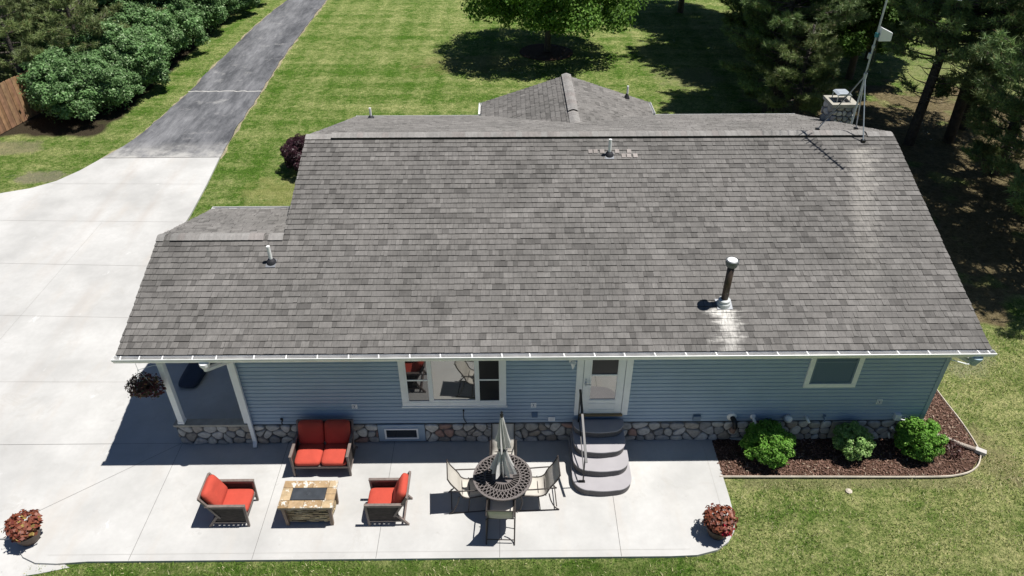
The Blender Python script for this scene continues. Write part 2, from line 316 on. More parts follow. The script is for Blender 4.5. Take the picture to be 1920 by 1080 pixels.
# ---------------------------------------------------------------- ground, lawn, paving
def sheet(name, poly, z, m, thick=.15, **k):
    b = MB(); b.prism(poly, z-thick, z); return b.build(name, m, kind='structure', **k)
S = 260
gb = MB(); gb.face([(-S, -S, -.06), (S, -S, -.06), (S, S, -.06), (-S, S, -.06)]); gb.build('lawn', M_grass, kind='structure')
rt = [(4.42, -.001)] + [(4.425, -1.6), (4.41, -2.0), (4.33, -2.36), (4.16, -2.6), (3.9, -2.78), (3.5, -2.885), (3.0, -2.905)]
lt = [(-7.8, -2.91), (-8.35, -2.95), (-8.75, -2.93), (-9.05, -2.8), (-9.25, -2.6), (-9.4, -2.4)]
drive_l = [(-30, -2.4), (-30, 9.6), (-24, 10.2), (-20, 10.9), (-17.4, 11.4), (-16.5, 11.78), (-15.9, 12.3), (-15.45, 13.1), (-15.1, 14.1)]
patio = rt + lt + drive_l + [(-10.72, 14.13), (-10.5, 12), (-10.34, 9.96), (-10.2, 5.4), (-5.3, 5.4), (-5.3, -.001)]
pt = sheet('patio', patio, 0, M_conc, .2)
sheet('apron', [(-30, -2.3), (-9.35, -2.38), (-9.2, -2.5), (-8.9, -2.8), (-8.3, -2.9), (-8.1, -3.0), (-8.6, -3.12), (-9.3, -3.25), (-11, -3.9), (-30, -7)], -.085+.04, M_conc, .1)
def joints(lines, wd=.011):
    b = MB()
    for i, (p, q) in enumerate(lines):
        d = Vector((q[0]-p[0], q[1]-p[1], 0)); n = Vector((-d.y, d.x, 0)).normalized()*wd/2; z = .003+.0004*(i % 4)
        b.face([(p[0]-n.x, p[1]-n.y, z), (q[0]-n.x, q[1]-n.y, z), (q[0]+n.x, q[1]+n.y, z), (p[0]+n.x, p[1]+n.y, z)])
    return b
J = [((-7.07, -.04), (-7.05, -2.9)), ((-4.77, -.03), (-4.77, -2.9)), ((-2.47, -.03), (-2.475, -2.9)), ((-.177, -.03), (-.177, -2.9)), ((2.1, -.03), (2.087, -2.9)),
     ((-7.09, -.03), (-10.0, -2.35)), ((-7.09, -.03), (-13, -.03)), ((-7.4, 1.9), (-15, 2.0)), ((-9.6, 4.4), (-17, 4.7)), ((-9.7, 6.84), (-20, 7.3)), ((-10.4, 9.4), (-19, 9.65)), ((-10.6, 12.0), (-16.1, 12.1)),
     ((-13, -2.4), (-13, 9.4)), ((-17, -2.4), (-17, 9.4)), ((4.2, -.05), (4.2, -2.2)), ((-8.6, -2.77), (3.4, -2.76))]
jb = joints(J[:7], .007); jb.build('control_joint', M_joint, pt); joints(J[7:14], .006).build('control_joint', mat('pale_joint', (.27, .255, .235), .9), pt); joints(J[14:], .006).build('edge_groove', mat('groove', (.36, .35, .33), .9), pt)
aL = [(-15.1, 14.1), (-14.55, 15.9), (-14.38, 18), (-14.2, 21.1), (-14.22, 23.8), (-14.1, 27), (-14.05, 30.3), (-13.8, 34), (-13.45, 37), (-13.2, 45), (-13, 70)]
aR = [(-10.72, 14.13), (-10.9, 16.8), (-11.02, 21), (-11.16, 24.5), (-11.2, 29.2), (-11.13, 36.3), (-11.1, 45), (-11, 70)]
rr_ = random.Random(3)
def rag(L, s=.05, st=.5):
    o = []
    for a, b in zip(L[:-1], L[1:]):
        n = max(1, int(math.dist(a, b)/st))
        for i in range(n): o.append((a[0]+(b[0]-a[0])*i/n+rr_.uniform(-s, s), a[1]+(b[1]-a[1])*i/n))
    return o+[L[-1]]
asph = sheet('asphalt_driveway', [(-15.1, 14.135), (-10.72, 14.16)]+rag(aR)[1:]+rag(aL)[1:][::-1], -.012, M_asph, .1)
joints([((-15.1, 14.12), (-10.72, 14.15))], .03).build('seam', M_joint, asph)
cb = MB(); xs = np.linspace(-14.25, -10.98, 22); pr = [(x, 20.92+rr_.uniform(-.05, .05)) for x in xs]
for a, b in zip(pr[:-1], pr[1:]): cb.face([(a[0], a[1]-.035, -.006), (b[0], b[1]-.035, -.006), (b[0], b[1]+.035, -.006), (a[0], a[1]+.035, -.006)])
cb.build('sealed_crack', M_seal, asph)
# worn soil edges along the drive
def strip(L, wd, side, name, z=-.055):
    b = MB(); L = rag(L, .03, .35); W = [wd*(.35+1.3*rr_.random()**1.5) for _ in L]
    for i in range(len(L)-1): b.face([(L[i][0]-.05*side, L[i][1], z), (L[i+1][0]-.05*side, L[i+1][1], z), (L[i+1][0]+W[i+1]*side, L[i+1][1], z), (L[i][0]+W[i]*side, L[i][1], z)])
    return b.build(name, M_dirt, kind='structure')
M_dirt = mat('pale_soil', (.27, .235, .15), .95, noise=(6, .3, 6), bump=(20, .6, .02))
strip(aR[:7], .09, 1, 'soil_strip'); strip(aL[:9], .12, -1, 'soil_strip')
def blob(cx, cy, rx, ry, n=40, s=.18, seed=1):
    r = random.Random(seed); ph = [r.uniform(0, 6.28) for _ in range(5)]
    return [(cx+rx*math.cos(a)*(1+s*sum(math.sin((k+2)*a+ph[k])/(k+1) for k in range(5))/2), cy+ry*math.sin(a)*(1+s*sum(math.sin((k+2)*a+ph[k])/(k+1) for k in range(5))/2)) for a in [2*math.pi*i/n for i in range(n)]]
sheet('mulch_ring', blob(2.05, 26.3, 1.35, 1.35, seed=9, s=.06), -.04, M_mulch, .02)
# mulch bed with chips
bed = [(4.43, -.005), (4.38, -1.03), (8.9, -1.08), (9.35, -1.02), (9.7, -.88), (9.93, -.65), (10.06, -.35), (10.1, .44), (10.04, 1.5), (10.0, 4.2), (8.9, 4.2), (8.9, -.005)]
mb_ = sheet('mulch_bed', bed, -.01, M_mulch, .06)
def inpoly(x, y, P):
    c = np.zeros(len(x), bool); j = len(P)-1
    for i in range(len(P)):
        xi, yi = P[i]; xj, yj = P[j]; m = ((yi > y) != (yj > y)) & (x < (xj-xi)*(y-yi)/(yj-yi+1e-12)+xi); c ^= m; j = i
    return c
n = 17000; x = rng.uniform(4.4, 10.1, n); y = rng.uniform(-1.08, 3, n); k = inpoly(x, y, bed); x, y = x[k], y[k]; n = len(x)
a = rng.uniform(0, 6.28, n); ln = rng.uniform(.012, .035, n); wd = rng.uniform(.004, .011, n); tz = rng.uniform(-.012, .016, n); z = rng.uniform(-.005, .02, n)
dx, dy = np.cos(a)*ln, np.sin(a)*ln; ex, ey = -np.sin(a)*wd, np.cos(a)*wd
V = np.stack([np.stack([x-dx-ex, y-dy-ey, z-tz], 1), np.stack([x+dx-ex, y+dy-ey, z+tz], 1), np.stack([x+dx+ex, y+dy+ey, z+tz+.003], 1), np.stack([x-dx+ex, y-dy+ey, z-tz+.003], 1)], 1).reshape(-1, 3)
t = rng.random(n)[:, None]; cc = (1-t)*np.array([.06, .03, .02])+t*np.array([.24, .14, .105]); cc[rng.random(n) < .06] = (.36, .28, .21)
npmesh('bark_chips', V, np.arange(4*n).reshape(-1, 4), leafmat('bark_chip', (1, 1, 1), 0, .9), mb_, cc)
eb = MB(); epts = bez([(4.36, -1.05, -.01), (6.5, -1.075, -.01), (8.7, -1.1, -.01), (9.35, -1.045, -.01), (9.72, -.9, -.01), (9.96, -.66, -.01), (10.09, -.35, -.01), (10.12, .44, -.01), (10.06, 1.5, -.01), (10.02, 4.2, -.01)], 6)
eb.tube(epts, .018, 6, flat=1.6); eb.build('garden_edging', M_edge, label='thin pale border edging curving around the brown mulch bed', cat='edging')
# grass blades round the patio (nobody could count them)
def blades(n, x0, x1, y0, y1, keep, h=(.035, .075), w=(.005, .012)):
    x = rng.uniform(x0, x1, n); y = rng.uniform(y0, y1, n); k = keep(x, y) & (rng.random(n) < .35+.65*(np.sin(x*2.3+np.sin(y*3.1))*np.cos(y*2.7+x*.6) > -.2)); x, y = x[k], y[k]; n = len(x)
    a = rng.uniform(0, 6.28, n); H = rng.uniform(*h, n); W = rng.uniform(*w, n); lean = rng.uniform(.2, 1.1, n)*H; la = rng.uniform(0, 6.28, n)
    p = np.stack([x, y, np.full(n, -.06)], 1); e = np.stack([np.cos(a)*W, np.sin(a)*W, 0*a], 1); tip = p+np.stack([np.cos(la)*lean, np.sin(la)*lean, H], 1)
    V = np.stack([p-e, p+e, tip], 1).reshape(-1, 3); t = rng.random(n)[:, None]
    big = (.5+.5*np.sin(x*1.3+np.sin(y*1.7)*1.4)*np.cos(y*1.1+x*.4))[:, None]*.3+np.clip((x[:, None]-4)/9, 0, .28)
    dry = (rng.random(n)[:, None] < .16+big)*1.
    C = (1-dry)*((1-t)*np.array([.09, .18, .02])+t*np.array([.28, .42, .09]))+dry*((1-t)*np.array([.38, .38, .15])+t*np.array([.72, .68, .4]))
    return V, C
pa = patio; BL = []
BL.append(blades(120000, -8.9, 14.5, -4.6, 3.6, lambda x, y: (~inpoly(x, y, pa)) & (~inpoly(x, y, [(4.3, .1), (4.3, -1.14), (9.4, -1.16), (10.0, -.75), (10.2, -.3), (10.2, 4.3), (4.3, 4.3)])) & (y < np.where(x < 3.6, -2.915, 9)), ))
V = np.concatenate([q[0] for q in BL]); C = np.concatenate([q[1] for q in BL])
npmesh('grass', V, np.arange(len(V)).reshape(-1, 3), leafmat('grass_blade', (1, 1, 1), .25, .6, .2), None, C, kind='stuff', label='short green and straw coloured grass blades of the lawn', category='grass') if False else tag(npmesh('grass', V, np.arange(len(V)).reshape(-1, 3), leafmat('grass_blade', (1, 1, 1), .25, .6, .2), None, C), 'short green and straw coloured lawn grass around the concrete', 'grass', kind='stuff')

# ---------------------------------------------------------------- the house
XL, XM, XR = -7.41, -4.75, 9.2            # rakes
YE, ZE, SL = -.47, 2.897, 1/3             # front eave edge, slope
YR = 5.22; ZR = ZE+(YR-YE)*SL; YB = 11.05; YLR = 2.3; ZLR = ZE+(YLR-YE)*SL; YLB = 5.15
WL, WR, WB = -5.5, 8.85, 10.55
house = empty('house', (0, 0, 0), label='blue sided ranch house with grey shingle roof and field stone base', cat='house')
def roofz(x, y):
    yr = YLR if x < XM else YR
    return ZE+(yr-YE)*SL-abs(y-yr)*SL
# shingles as real overlapping tabs
COL0 = [(0.143, 0.14, 0.135), (0.154, 0.151, 0.146), (0.164, 0.161, 0.155), (0.117, 0.113, 0.111), (0.172, 0.167, 0.162), (0.149, 0.143, 0.138), (0.157, 0.153, 0.149), (0.154, 0.151, 0.145)]
def stain(p):
    x, y, z = p; s = 1
    if y < YR and z > 2.8:
        cx = 8.28-(4.65-y)*.27; 
        if y < 4.75: s += .85*math.exp(-((x-cx)/(.2+.04*(4.7-y)))**2)*max(0, 1-(4.75-y)/4.4)**.7
        if y < .42: s += 2.1*math.exp(-((x-4.25-.1*(y-.4))/.17)**4)*(max(0, 1-(.42-y)/1.2)**.6)
    return s
rs = random.Random(5)
def shingles(O, U, V, N, L, rng_u, ex=.147, dark=1, W=(.1, .36), names=None, clipf=None):
    b = MB(); O, U, V, N = map(Vector, (O, U, V, N)); n = int(math.ceil(L/ex)); hi, lo = .02, .015
    for k in range(n):
        s0, s1 = k*ex, min((k+1)*ex, L); u0, u1 = rng_u((s0+s1)/2)
        u0 += rs.uniform(-.008, .008); u1 += rs.uniform(-.008, .008); u = u0; off = rs.uniform(0, .2); first = True; tone = rs.uniform(.96, 1.04)
        up = False
        while u < u1-.02:
            wd = (rs.uniform(.06, .15) if rs.random() < .7 else rs.uniform(.15, .3))*(.5 if first else 1); e = min(u+wd, u1); 
            if u1-e < .05: e = u1
            first = False; up = not up if rs.random() < .8 else up
            h = (hi if up else lo)+rs.uniform(-.002, .003); z_ = rs.random(); k_ = rs.uniform(.68, .82) if z_ < .15 else rs.uniform(1.1, 1.2) if z_ > .86 else rs.uniform(.93, 1.06); c = tuple(.148*k_*m_ for m_ in (1.01, .975, .94)); st = 1
            q = tone*dark; c = tuple(min(.75, x*q*st) for x in c); g = .0016
            sj = s0+rs.uniform(-.004, .004)
            pts = [O+U*(u+g)+V*sj+N*h, O+U*(e-g)+V*sj+N*h, O+U*(e-g)+V*(s1+.01)+N*.002, O+U*(u+g)+V*(s1+.01)+N*.002]
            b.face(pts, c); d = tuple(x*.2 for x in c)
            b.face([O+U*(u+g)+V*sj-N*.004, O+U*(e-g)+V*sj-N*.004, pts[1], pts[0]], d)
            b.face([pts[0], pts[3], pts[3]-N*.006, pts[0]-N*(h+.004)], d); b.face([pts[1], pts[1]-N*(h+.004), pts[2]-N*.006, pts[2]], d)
            u = e
        b.face([O+U*u0+V*s0, O+U*u1+V*s0, O+U*u1+V*(s1+.01), O+U*u0+V*(s1+.01)], (.035, .033, .032))
    return b
cs, sn = math.cos(math.atan(SL)), math.sin(math.atan(SL))
LF = (YR-YE)/cs; LLOW = (YLR-YE)/cs
roof = empty('roof', (0, 0, 0)); roof.parent = house
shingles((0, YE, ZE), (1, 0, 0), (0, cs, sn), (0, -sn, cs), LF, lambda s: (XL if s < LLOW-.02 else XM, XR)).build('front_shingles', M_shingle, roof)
LB = (YB-YR)/cs
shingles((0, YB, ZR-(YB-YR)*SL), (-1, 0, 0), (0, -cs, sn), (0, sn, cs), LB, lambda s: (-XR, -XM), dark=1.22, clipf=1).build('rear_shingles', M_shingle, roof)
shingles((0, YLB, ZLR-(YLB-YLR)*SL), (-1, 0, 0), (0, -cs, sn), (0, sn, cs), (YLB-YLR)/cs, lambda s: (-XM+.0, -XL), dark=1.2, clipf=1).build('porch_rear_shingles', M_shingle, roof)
# rear gable wing
GX0, GX1, GXR, GY = -.79, 4.65, 1.93, 12.1; GZE = 2.88; GZR = GZE+(GXR-GX0)*SL
def gy(s): return YR+(ZR-(GZE+s*sn))/SL-.04
LG = (GXR-GX0)/cs
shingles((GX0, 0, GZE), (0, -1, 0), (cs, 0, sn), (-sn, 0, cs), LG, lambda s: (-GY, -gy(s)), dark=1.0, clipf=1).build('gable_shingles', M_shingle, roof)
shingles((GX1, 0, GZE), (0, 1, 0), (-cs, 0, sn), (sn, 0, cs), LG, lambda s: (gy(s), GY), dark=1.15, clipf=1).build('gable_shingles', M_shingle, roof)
# decks under the shingles
def deck(name, pts, th=.13, m=M_fascia, parent=roof, d=.006):
    b = MB(); P = [Vector(p)-Vector((0, 0, d)) for p in pts]; Q = [p-Vector((0, 0, th)) for p in P]
    b.face(P); b.face(Q[::-1])
    for i in range(len(P)): j = (i+1) % len(P); b.face([P[j], P[i], Q[i], Q[j]])
    return b.build(name, m, parent)
e_ = .03
deck('roof_deck', [(XL+e_, YE+e_, ZE+e_*SL), (XR-e_, YE+e_, ZE+e_*SL), (XR-e_, YR, ZR), (XM+e_, YR, ZR), (XM+e_, YLR, ZLR), (XL+e_, YLR, ZLR)])
deck('roof_deck', [(XM+e_, YR+.001, ZR), (XR-e_, YR+.001, ZR), (XR-e_, YB-e_, roofz(0, YB-e_)), (XM+e_, YB-e_, roofz(0, YB-e_))])
zb = ZLR-(YLB-e_-YLR)*SL
deck('roof_deck', [(XL+e_, YLR+.001, ZLR), (XM+.02, YLR+.001, ZLR), (XM+.02, YLB-e_, zb), (XL+e_, YLB-e_, zb)])
deck('roof_deck', [(GX0+e_, GY-e_, GZE+e_*SL), (GX0+e_, gy(0)-.3, GZE+e_*SL), (GXR, gy(LG)-.25, GZR), (GXR, GY-e_, GZR)], .1)
deck('roof_deck', [(GX1-e_, gy(0)-.3, GZE+e_*SL), (GX1-e_, GY-e_, GZE+e_*SL), (GXR, GY-e_, GZR), (GXR, gy(LG)-.25, GZR)], .1)
# ridge caps: overlapping bent pieces on a raised vent with a dark slot below
def caps(name, a, b_, side, w=.15, lift=.045, step=.15, drop=SL, vent=True, parent=roof):
    a, b_ = Vector(a), Vector(b_); d = (b_-a).normalized(); L = (b_-a).length; s = Vector(side); mb = MB(); n = int(L/step)
    for i in range(n):
        t0, t1 = i*step, (i+1)*step+.012; c = rs.choice([(.27, .263, .256), (.28, .273, .266), (.268, .258, .25), (.26, .252, .245), (.285, .277, .27), (.268, .25, .242)]); k_ = rs.uniform(.95, 1.05)*.92; c = tuple(x*k_ for x in c)
        prof = [(-1, -1.0), (-.62, -.55), (-.3, -.16), (0, 0), (.3, -.16), (.62, -.55), (1, -1.0)]; rows = []
        for t, h in ((t0, lift+.004), (t1, lift)):
            rows.append([a+d*t+s*(q*w)+Vector((0, 0, h+z*w*drop)) for q, z in prof])
        for j in range(6): mb.face([rows[0][j], rows[1][j], rows[1][j+1], rows[0][j+1]], c)
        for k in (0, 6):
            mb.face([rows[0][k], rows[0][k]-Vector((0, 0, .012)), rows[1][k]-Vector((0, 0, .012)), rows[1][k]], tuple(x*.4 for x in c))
    o = mb.build(name, M_shingle, parent)
    if vent:
        vb = MB(); vb.prism([(-w*.84, -w*.86*drop-.004), (0, 0), (w*.86, -w*.86*drop-.004), (w*.86, -w*.86*drop+lift-.014), (0, lift-.012), (-w*.86, -w*.86*drop+lift-.014)], 0.04, L-.16,
                 T=lambda x, y, z: tuple(a+d*z+s*x+Vector((0, 0, y)))); vb.build('vent_slot', M_black, o)
    return o
caps('ridge_cap', (XM+.62, YR, ZR+.01), (8.55, YR, ZR+.01), (0, -1, 0), lift=.055)
caps('ridge_cap', (XM, YR, ZR+.01), (XM+.62, YR, ZR+.01), (0, -1, 0), lift=.018, vent=False)
caps('ridge_cap', (8.55, YR, ZR+.01), (XR, YR, ZR+.01), (0, -1, 0), lift=.018, vent=False)
caps('ridge_cap', (XL+.3, YLR, ZLR+.01), (XM-.28, YLR, ZLR+.01), (0, -1, 0), lift=.032)
caps('ridge_cap', (XL, YLR, ZLR+.01), (XL+.3, YLR, ZLR+.01), (0, -1, 0), lift=.018, vent=False)
caps('ridge_cap', (XM-.30, YLR, ZLR+.01), (XM+.0, YLR, ZLR+.01), (0, -1, 0), lift=.026, vent=False)
caps('ridge_cap', (GXR, 9.1, GZR+.01), (GXR, GY, GZR+.01), (1, 0, 0), lift=.06)
caps('ridge_cap', (GXR, 8.2, GZR+.01), (GXR, 9.1, GZR+.01), (1, 0, 0), lift=.02, vent=False)
# rake drip trim
for x, (y0, y1, yr) in ((XR-.012, (YE, YB, YR)), (XL+.012, (YE, YLB, YLR)), (XM+.012, (YLR+.3, YB, YR))):
    z0 = ZE+(yr-YE)*SL
    for p, q in (((x, y0, z0-abs(y0-yr)*SL), (x, yr, z0)), ((x, yr, z0), (x, y1, z0-abs(y1-yr)*SL))):
        tb = MB(); tb.bar(Vector(p)-Vector((0, 0, .05)), Vector(q)-Vector((0, 0, .05)), .02, .09); tb.build('rake_trim', M_gutter, roof)
pass
# soffit and gutters
for q in ((XL+.05, XR-.05, YE+.06, 0.02, ZE-.16, ZE-.145), (XM+.1, XR-.05, WB-.02, YB-.06, 2.68, 2.69)): sb = MB(); sb.box(*q); sb.build('soffit', M_soff, roof)
def gutter(a, b_, out, nh, parent, hang=True, hs=None):
    a, b_ = Vector(a), Vector(b_); d = (b_-a).normalized(); L = (b_-a).length; o = Vector(out)
    # a,b: top back corners
    prof = [(0, 0), (0, -.12), (.075, -.12), (.1, -.06), (.118, -.045), (.122, 0), (.112, .004), (.108, -.005), (.1125, -.036), (.094, -.052), (.07, -.108), (.008, -.108), (.008, 0)]
    g = MB(); g.prism(prof, 0, L, T=lambda x, y, z: tuple(a+d*z+o*x+Vector((0, 0, y))))
    for t in (0, L-.004):
        g.prism([(0.001, 0), (.001, -.119), (.074, -.119), (.099, -.06), (.117, -.045), (.12, -.002)], t-.001, t+.003, T=lambda x, y, z: tuple(a+d*z+o*x+Vector((0, 0, y))))
    go = g.build('gutter', M_gutter, parent)
    db = MB(); r = random.Random(2)
    for i in range(int(L/.1)):
        h = .006+.012*r.random(); p = a+d*(i*.1+.004); db.face([p+o*.012+Vector((0, 0, -.107+h)), p+d*.1+o*.012+Vector((0, 0, -.107+h)), p+d*.1+o*.068+Vector((0, 0, -.106+h*.6)), p+o*.068+Vector((0, 0, -.106+h*.6))])
    db.build('gutter_debris', M_gutin, go)
    for t in (hs or []):
        hb = MB(); p = a+d*t+Vector((0, 0, -.004)); hb.bar(p+o*-.02+Vector((0, 0, .01)), p+d*.02+o*.115, .022, .008); hb.build('gutter_hanger', M_gutter, go)
    return go
GZ = ZE-.02
hx = [227, 262, 305, 361, 405, 475, 535, 593, 651, 707, 765, 822, 881, 937, 989, 1053, 1110, 1166, 1223, 1281, 1338, 1396, 1453, 1509, 1567, 1624, 1679, 1737, 1793, 1830, 1849]
gutter((XL-.05, YE+.012, GZ), (XR+.06, YE+.012, GZ), (0, -1, 0), 0, house, hs=[(px-213)/(1862-213)*(XR-XL+.1) for px in hx])
gutter((XR+.02, YB-.012, roofz(0, YB)-.01), (GX1+.1, YB-.012, roofz(0, YB)-.01), (0, 1, 0), 0, house)
gutter((GX0-.1, YB-.012, roofz(0, YB)-.01), (XM-.03, YB-.012, roofz(0, YB)-.01), (0, 1, 0), 0, house)
gutter((GX0+.012, GY, GZE-.005), (GX0+.012, YB+.1, GZE-.005), (-1, 0, 0), 0, house); gutter((GX1-.012, YB+.1, GZE-.005), (GX1-.012, GY, GZE-.005), (1, 0, 0), 0, house)
gutter((XM-.05, YLB-.012, zb), (XL-.02, YLB-.012, zb), (0, 1, 0), 0, house)
# walls: lap siding, every board a real step
def laps(b, U, Nrm, O, z0, z1, ext, lap=.1016, th=.015):
    U, Nrm, O = Vector(U), Vector(Nrm), Vector(O); n = int(math.ceil((z1-z0)/lap))
    for k in range(n):
        za = z0+k*lap; zc = min(za+lap, z1); u0, u1 = ext((za+zc)/2)
        if u1-u0 < .05: continue
        p = O+U*u0; q = O+U*u1; Z = Vector((0, 0, 1))
        zm = za+(zc-za)*.74
        b.face([p+Z*za+Nrm*th, q+Z*za+Nrm*th, q+Z*zm+Nrm*th*.9, p+Z*zm+Nrm*th*.9]); b.face([p+Z*zm+Nrm*th*.9, q+Z*zm+Nrm*th*.9, q+Z*(zm+.008)+Nrm*.002, p+Z*(zm+.008)+Nrm*.002]); b.face([p+Z*(zm+.008)+Nrm*.002, q+Z*(zm+.008)+Nrm*.002, q+Z*zc+Nrm*.0, p+Z*zc+Nrm*.0]); b.face([p+Z*za, q+Z*za, q+Z*za+Nrm*th, p+Z*za+Nrm*th])
    return b
wb = MB(); wb.box(WL, WR, 0.002, WB, .3, 2.74)                       # the body behind the boards
laps(wb, (1, 0, 0), (0, -1, 0), (0, 0, 0), .55, 2.745, lambda z: (WL, WR))
def gx(z, ya, yb): return (max(ya, YR-(ZR-.14-z)/SL), min(yb, YR+(ZR-.14-z)/SL))
laps(wb, (0, 1, 0), (1, 0, 0), (WR, 0, 0), .55, ZR-.2, lambda z: gx(z, 0, WB))
laps(wb, (0, -1, 0), (-1, 0, 0), (WL+.0, 0, 0), .55, 2.745, lambda z: (-WB, 0))
laps(wb, (0, -1, 0), (-1, 0, 0), (XM+.35, 0, 0), 2.745, ZR-.2, lambda z: (-gx(z, 0, WB)[1], -gx(z, 0, WB)[0]))
wb.prism([(.1, 2.7), (WB-.1, 2.7), (WB-.1, 2.75), (YR, ZR-.2), (.1, 2.75)], XM+.36, XM+.4, T=lambda x, y, z: (z, x, y)); wb.prism([(.1, 2.7), (WB-.1, 2.7), (WB-.1, 2.75), (YR, ZR-.2), (.1, 2.75)], WR-.04, WR-.002, T=lambda x, y, z: (z, x, y))
laps(wb, (-1, 0, 0), (0, 1, 0), (0, WB, 0), .3, 2.69, lambda z: (-WR, -WL))
wb.box(GX0+.35, GX1-.35, WB, 11.7, .0, GZE-.02); laps(wb, (-1, 0, 0), (0, 1, 0), (0, 11.7, 0), .1, GZR-.15, lambda z: (-min(GX1-.35, GXR+(GZR-.12-z)/SL), -max(GX0+.35, GXR-(GZR-.12-z)/SL)))
wb.build('wall', M_siding, house)
for x in (WR, WL): cb = MB(); cb.box(x-.07 if x > 0 else x-.02, x+.02 if x > 0 else x+.07, -.028, .07, .54, 2.74); cb.build('corner_trim', M_trimblue, house)
# stone base: every stone a rounded pillow in mortar
def clip(poly, n, d):
    out = []
    for i in range(len(poly)):
        p, q = poly[i], poly[(i+1) % len(poly)]; a = p[0]*n[0]+p[1]*n[1]-d; c = q[0]*n[0]+q[1]*n[1]-d
        if a <= 0: out.append(p)
        if a*c < 0: t = a/(a-c); out.append((p[0]+(q[0]-p[0])*t, p[1]+(q[1]-p[1])*t))
    return out
SC = [(.4, .39, .37), (.33, .32, .3), (.38, .375, .36), (.26, .26, .255), (.3, .275, .25), (.22, .22, .225), (.4, .39, .37), (.24, .15, .125), (.27, .235, .2), (.34, .335, .33), (.25, .23, .21), (.3, .3, .3), (.35, .34, .33)]
def stones(b, x0, x1, z0, z1, T, cell=.235, seed=1, holes=()):
    r = random.Random(seed); P = []; cols = max(1, int((x1-x0)/(cell*1.12))); rows = max(2, int(round((z1-z0)/(cell*.82))))
    for i in range(-1, cols+1):
        for j in range(rows): P.append((x0+(i+.5+(j % 2)*.5+r.uniform(-.34, .34))*(x1-x0)/cols, z0+(j+.5+r.uniform(-.3, .3))*(z1-z0)/rows))
    for i in range(cols//3): P.append((r.uniform(x0, x1), r.uniform(z0, z1)))
    for i, p in enumerate(P):
        poly = [(x0, z0), (x1, z0), (x1, z1), (x0, z1)]
        for j, q in enumerate(P):
            if i == j or abs(q[0]-p[0]) > .9: continue
            n = (q[0]-p[0], q[1]-p[1]); d = math.hypot(*n)
            if d < .02: continue
            n = (n[0]/d, n[1]/d); poly = clip(poly, n, (p[0]+q[0])/2*n[0]+(p[1]+q[1])/2*n[1]-.009)
            if len(poly) < 3: break
        if len(poly) < 3: continue
        cx = sum(q[0] for q in poly)/len(poly); cz = sum(q[1] for q in poly)/len(poly)
        if any(h[0] < cx < h[1] and h[2] < cz < h[3] for h in holes): continue
        # round the polygon (chaikin)
        for _ in range(2): poly = [((a[0]*(1-t)+c[0]*t), (a[1]*(1-t)+c[1]*t)) for a, c in zip(poly, poly[1:]+poly[:1]) for t in (.25, .75)]
        area = abs(sum(a[0]*c[1]-c[0]*a[1] for a, c in zip(poly, poly[1:]+poly[:1])))/2
        if area < .002: continue
        c = r.choice(SC); q = r.uniform(.9, 1.3); c = tuple(v*q for v in c); hgt = r.uniform(.025, .045); prev = None; tilt = (r.uniform(-.12, .12), r.uniform(-.12, .12))
        for s, h in ((1, 0), (.99, .4), (.93, .75), (.8, .95), (.5, 1.05)):
            ring = [T(cx+(a-cx)*s, cz+(d-cz)*s, hgt*h+(h > 0)*((a-cx)*s*tilt[0]+(d-cz)*s*tilt[1])) for a, d in poly]
            if prev:
                for k in range(len(ring)): k2 = (k+1) % len(ring); b.face([prev[k], prev[k2], ring[k2], ring[k]], c)
            prev = ring
        b.face(prev, c)
    return b
HOLE = [(-2.85, -1.72, .02, .56), (6.9, 7.5, .05, .6)]


for x0_, x1_, sd in ((-7.07, -2.8, 3), (-1.78, 6.92, 4), (7.46, WR+.03, 9)): st = MB(); stones(st, x0_, x1_, .0, .54, lambda x, z, h: (x, -.03-h, z), seed=sd); so_ = st.build('stone_base', M_stone, house, smooth=True)
st = MB(); stones(st, 0, WB, 0, .54, lambda x, z, h: (WR+.03+h, x, z), seed=5); st.build('stone_base', M_stone, house, smooth=True)
mo = MB(); mo.box(-7.07, WR+.03, -.03, .03, -.05, .54); mo.box(WR-.03, WR+.035, .03, WB, -.05, .54); mo.box(-7.07, -6.95, .03, .2, -.05, .54); mo.build('mortar', M_mortar, so_)
le = MB(); le.box(-7.1, WL-.0, -.075, .12, .5425, .6); le.build('ledge', M_stcap, house, bevel=.008)
# porch post, beam, ceiling
pb = MB(); pb.box(-6.99, -6.87, -.04, .08, .6, 2.72); pb.box(-7.0, -6.86, -.05, .09, .6, .66); pb.build('porch_post', M_white, house, bevel=.006)
pb = MB(); pb.box(-5.6, -5.52, -.04, .06, .6, 2.72); pb.build('porch_post', M_white, house, bevel=.004)
pb = MB(); pb.box(-7.1, -5.5, -.06, .1, 2.72, 2.85); pb.box(-7.1, -6.96, .1, 5.0, 2.6, 2.8); pb.build('porch_beam', M_white, house)
pb = MB(); pb.box(-7.3, -5.52, .1, 5.0, 2.80, 2.83); pb.build('porch_ceiling', M_soff, house)
pb = MB(); pb.box(-6.99, -6.87, 4.8, 4.92, 0, 2.6); pb.build('porch_post', M_white, house)
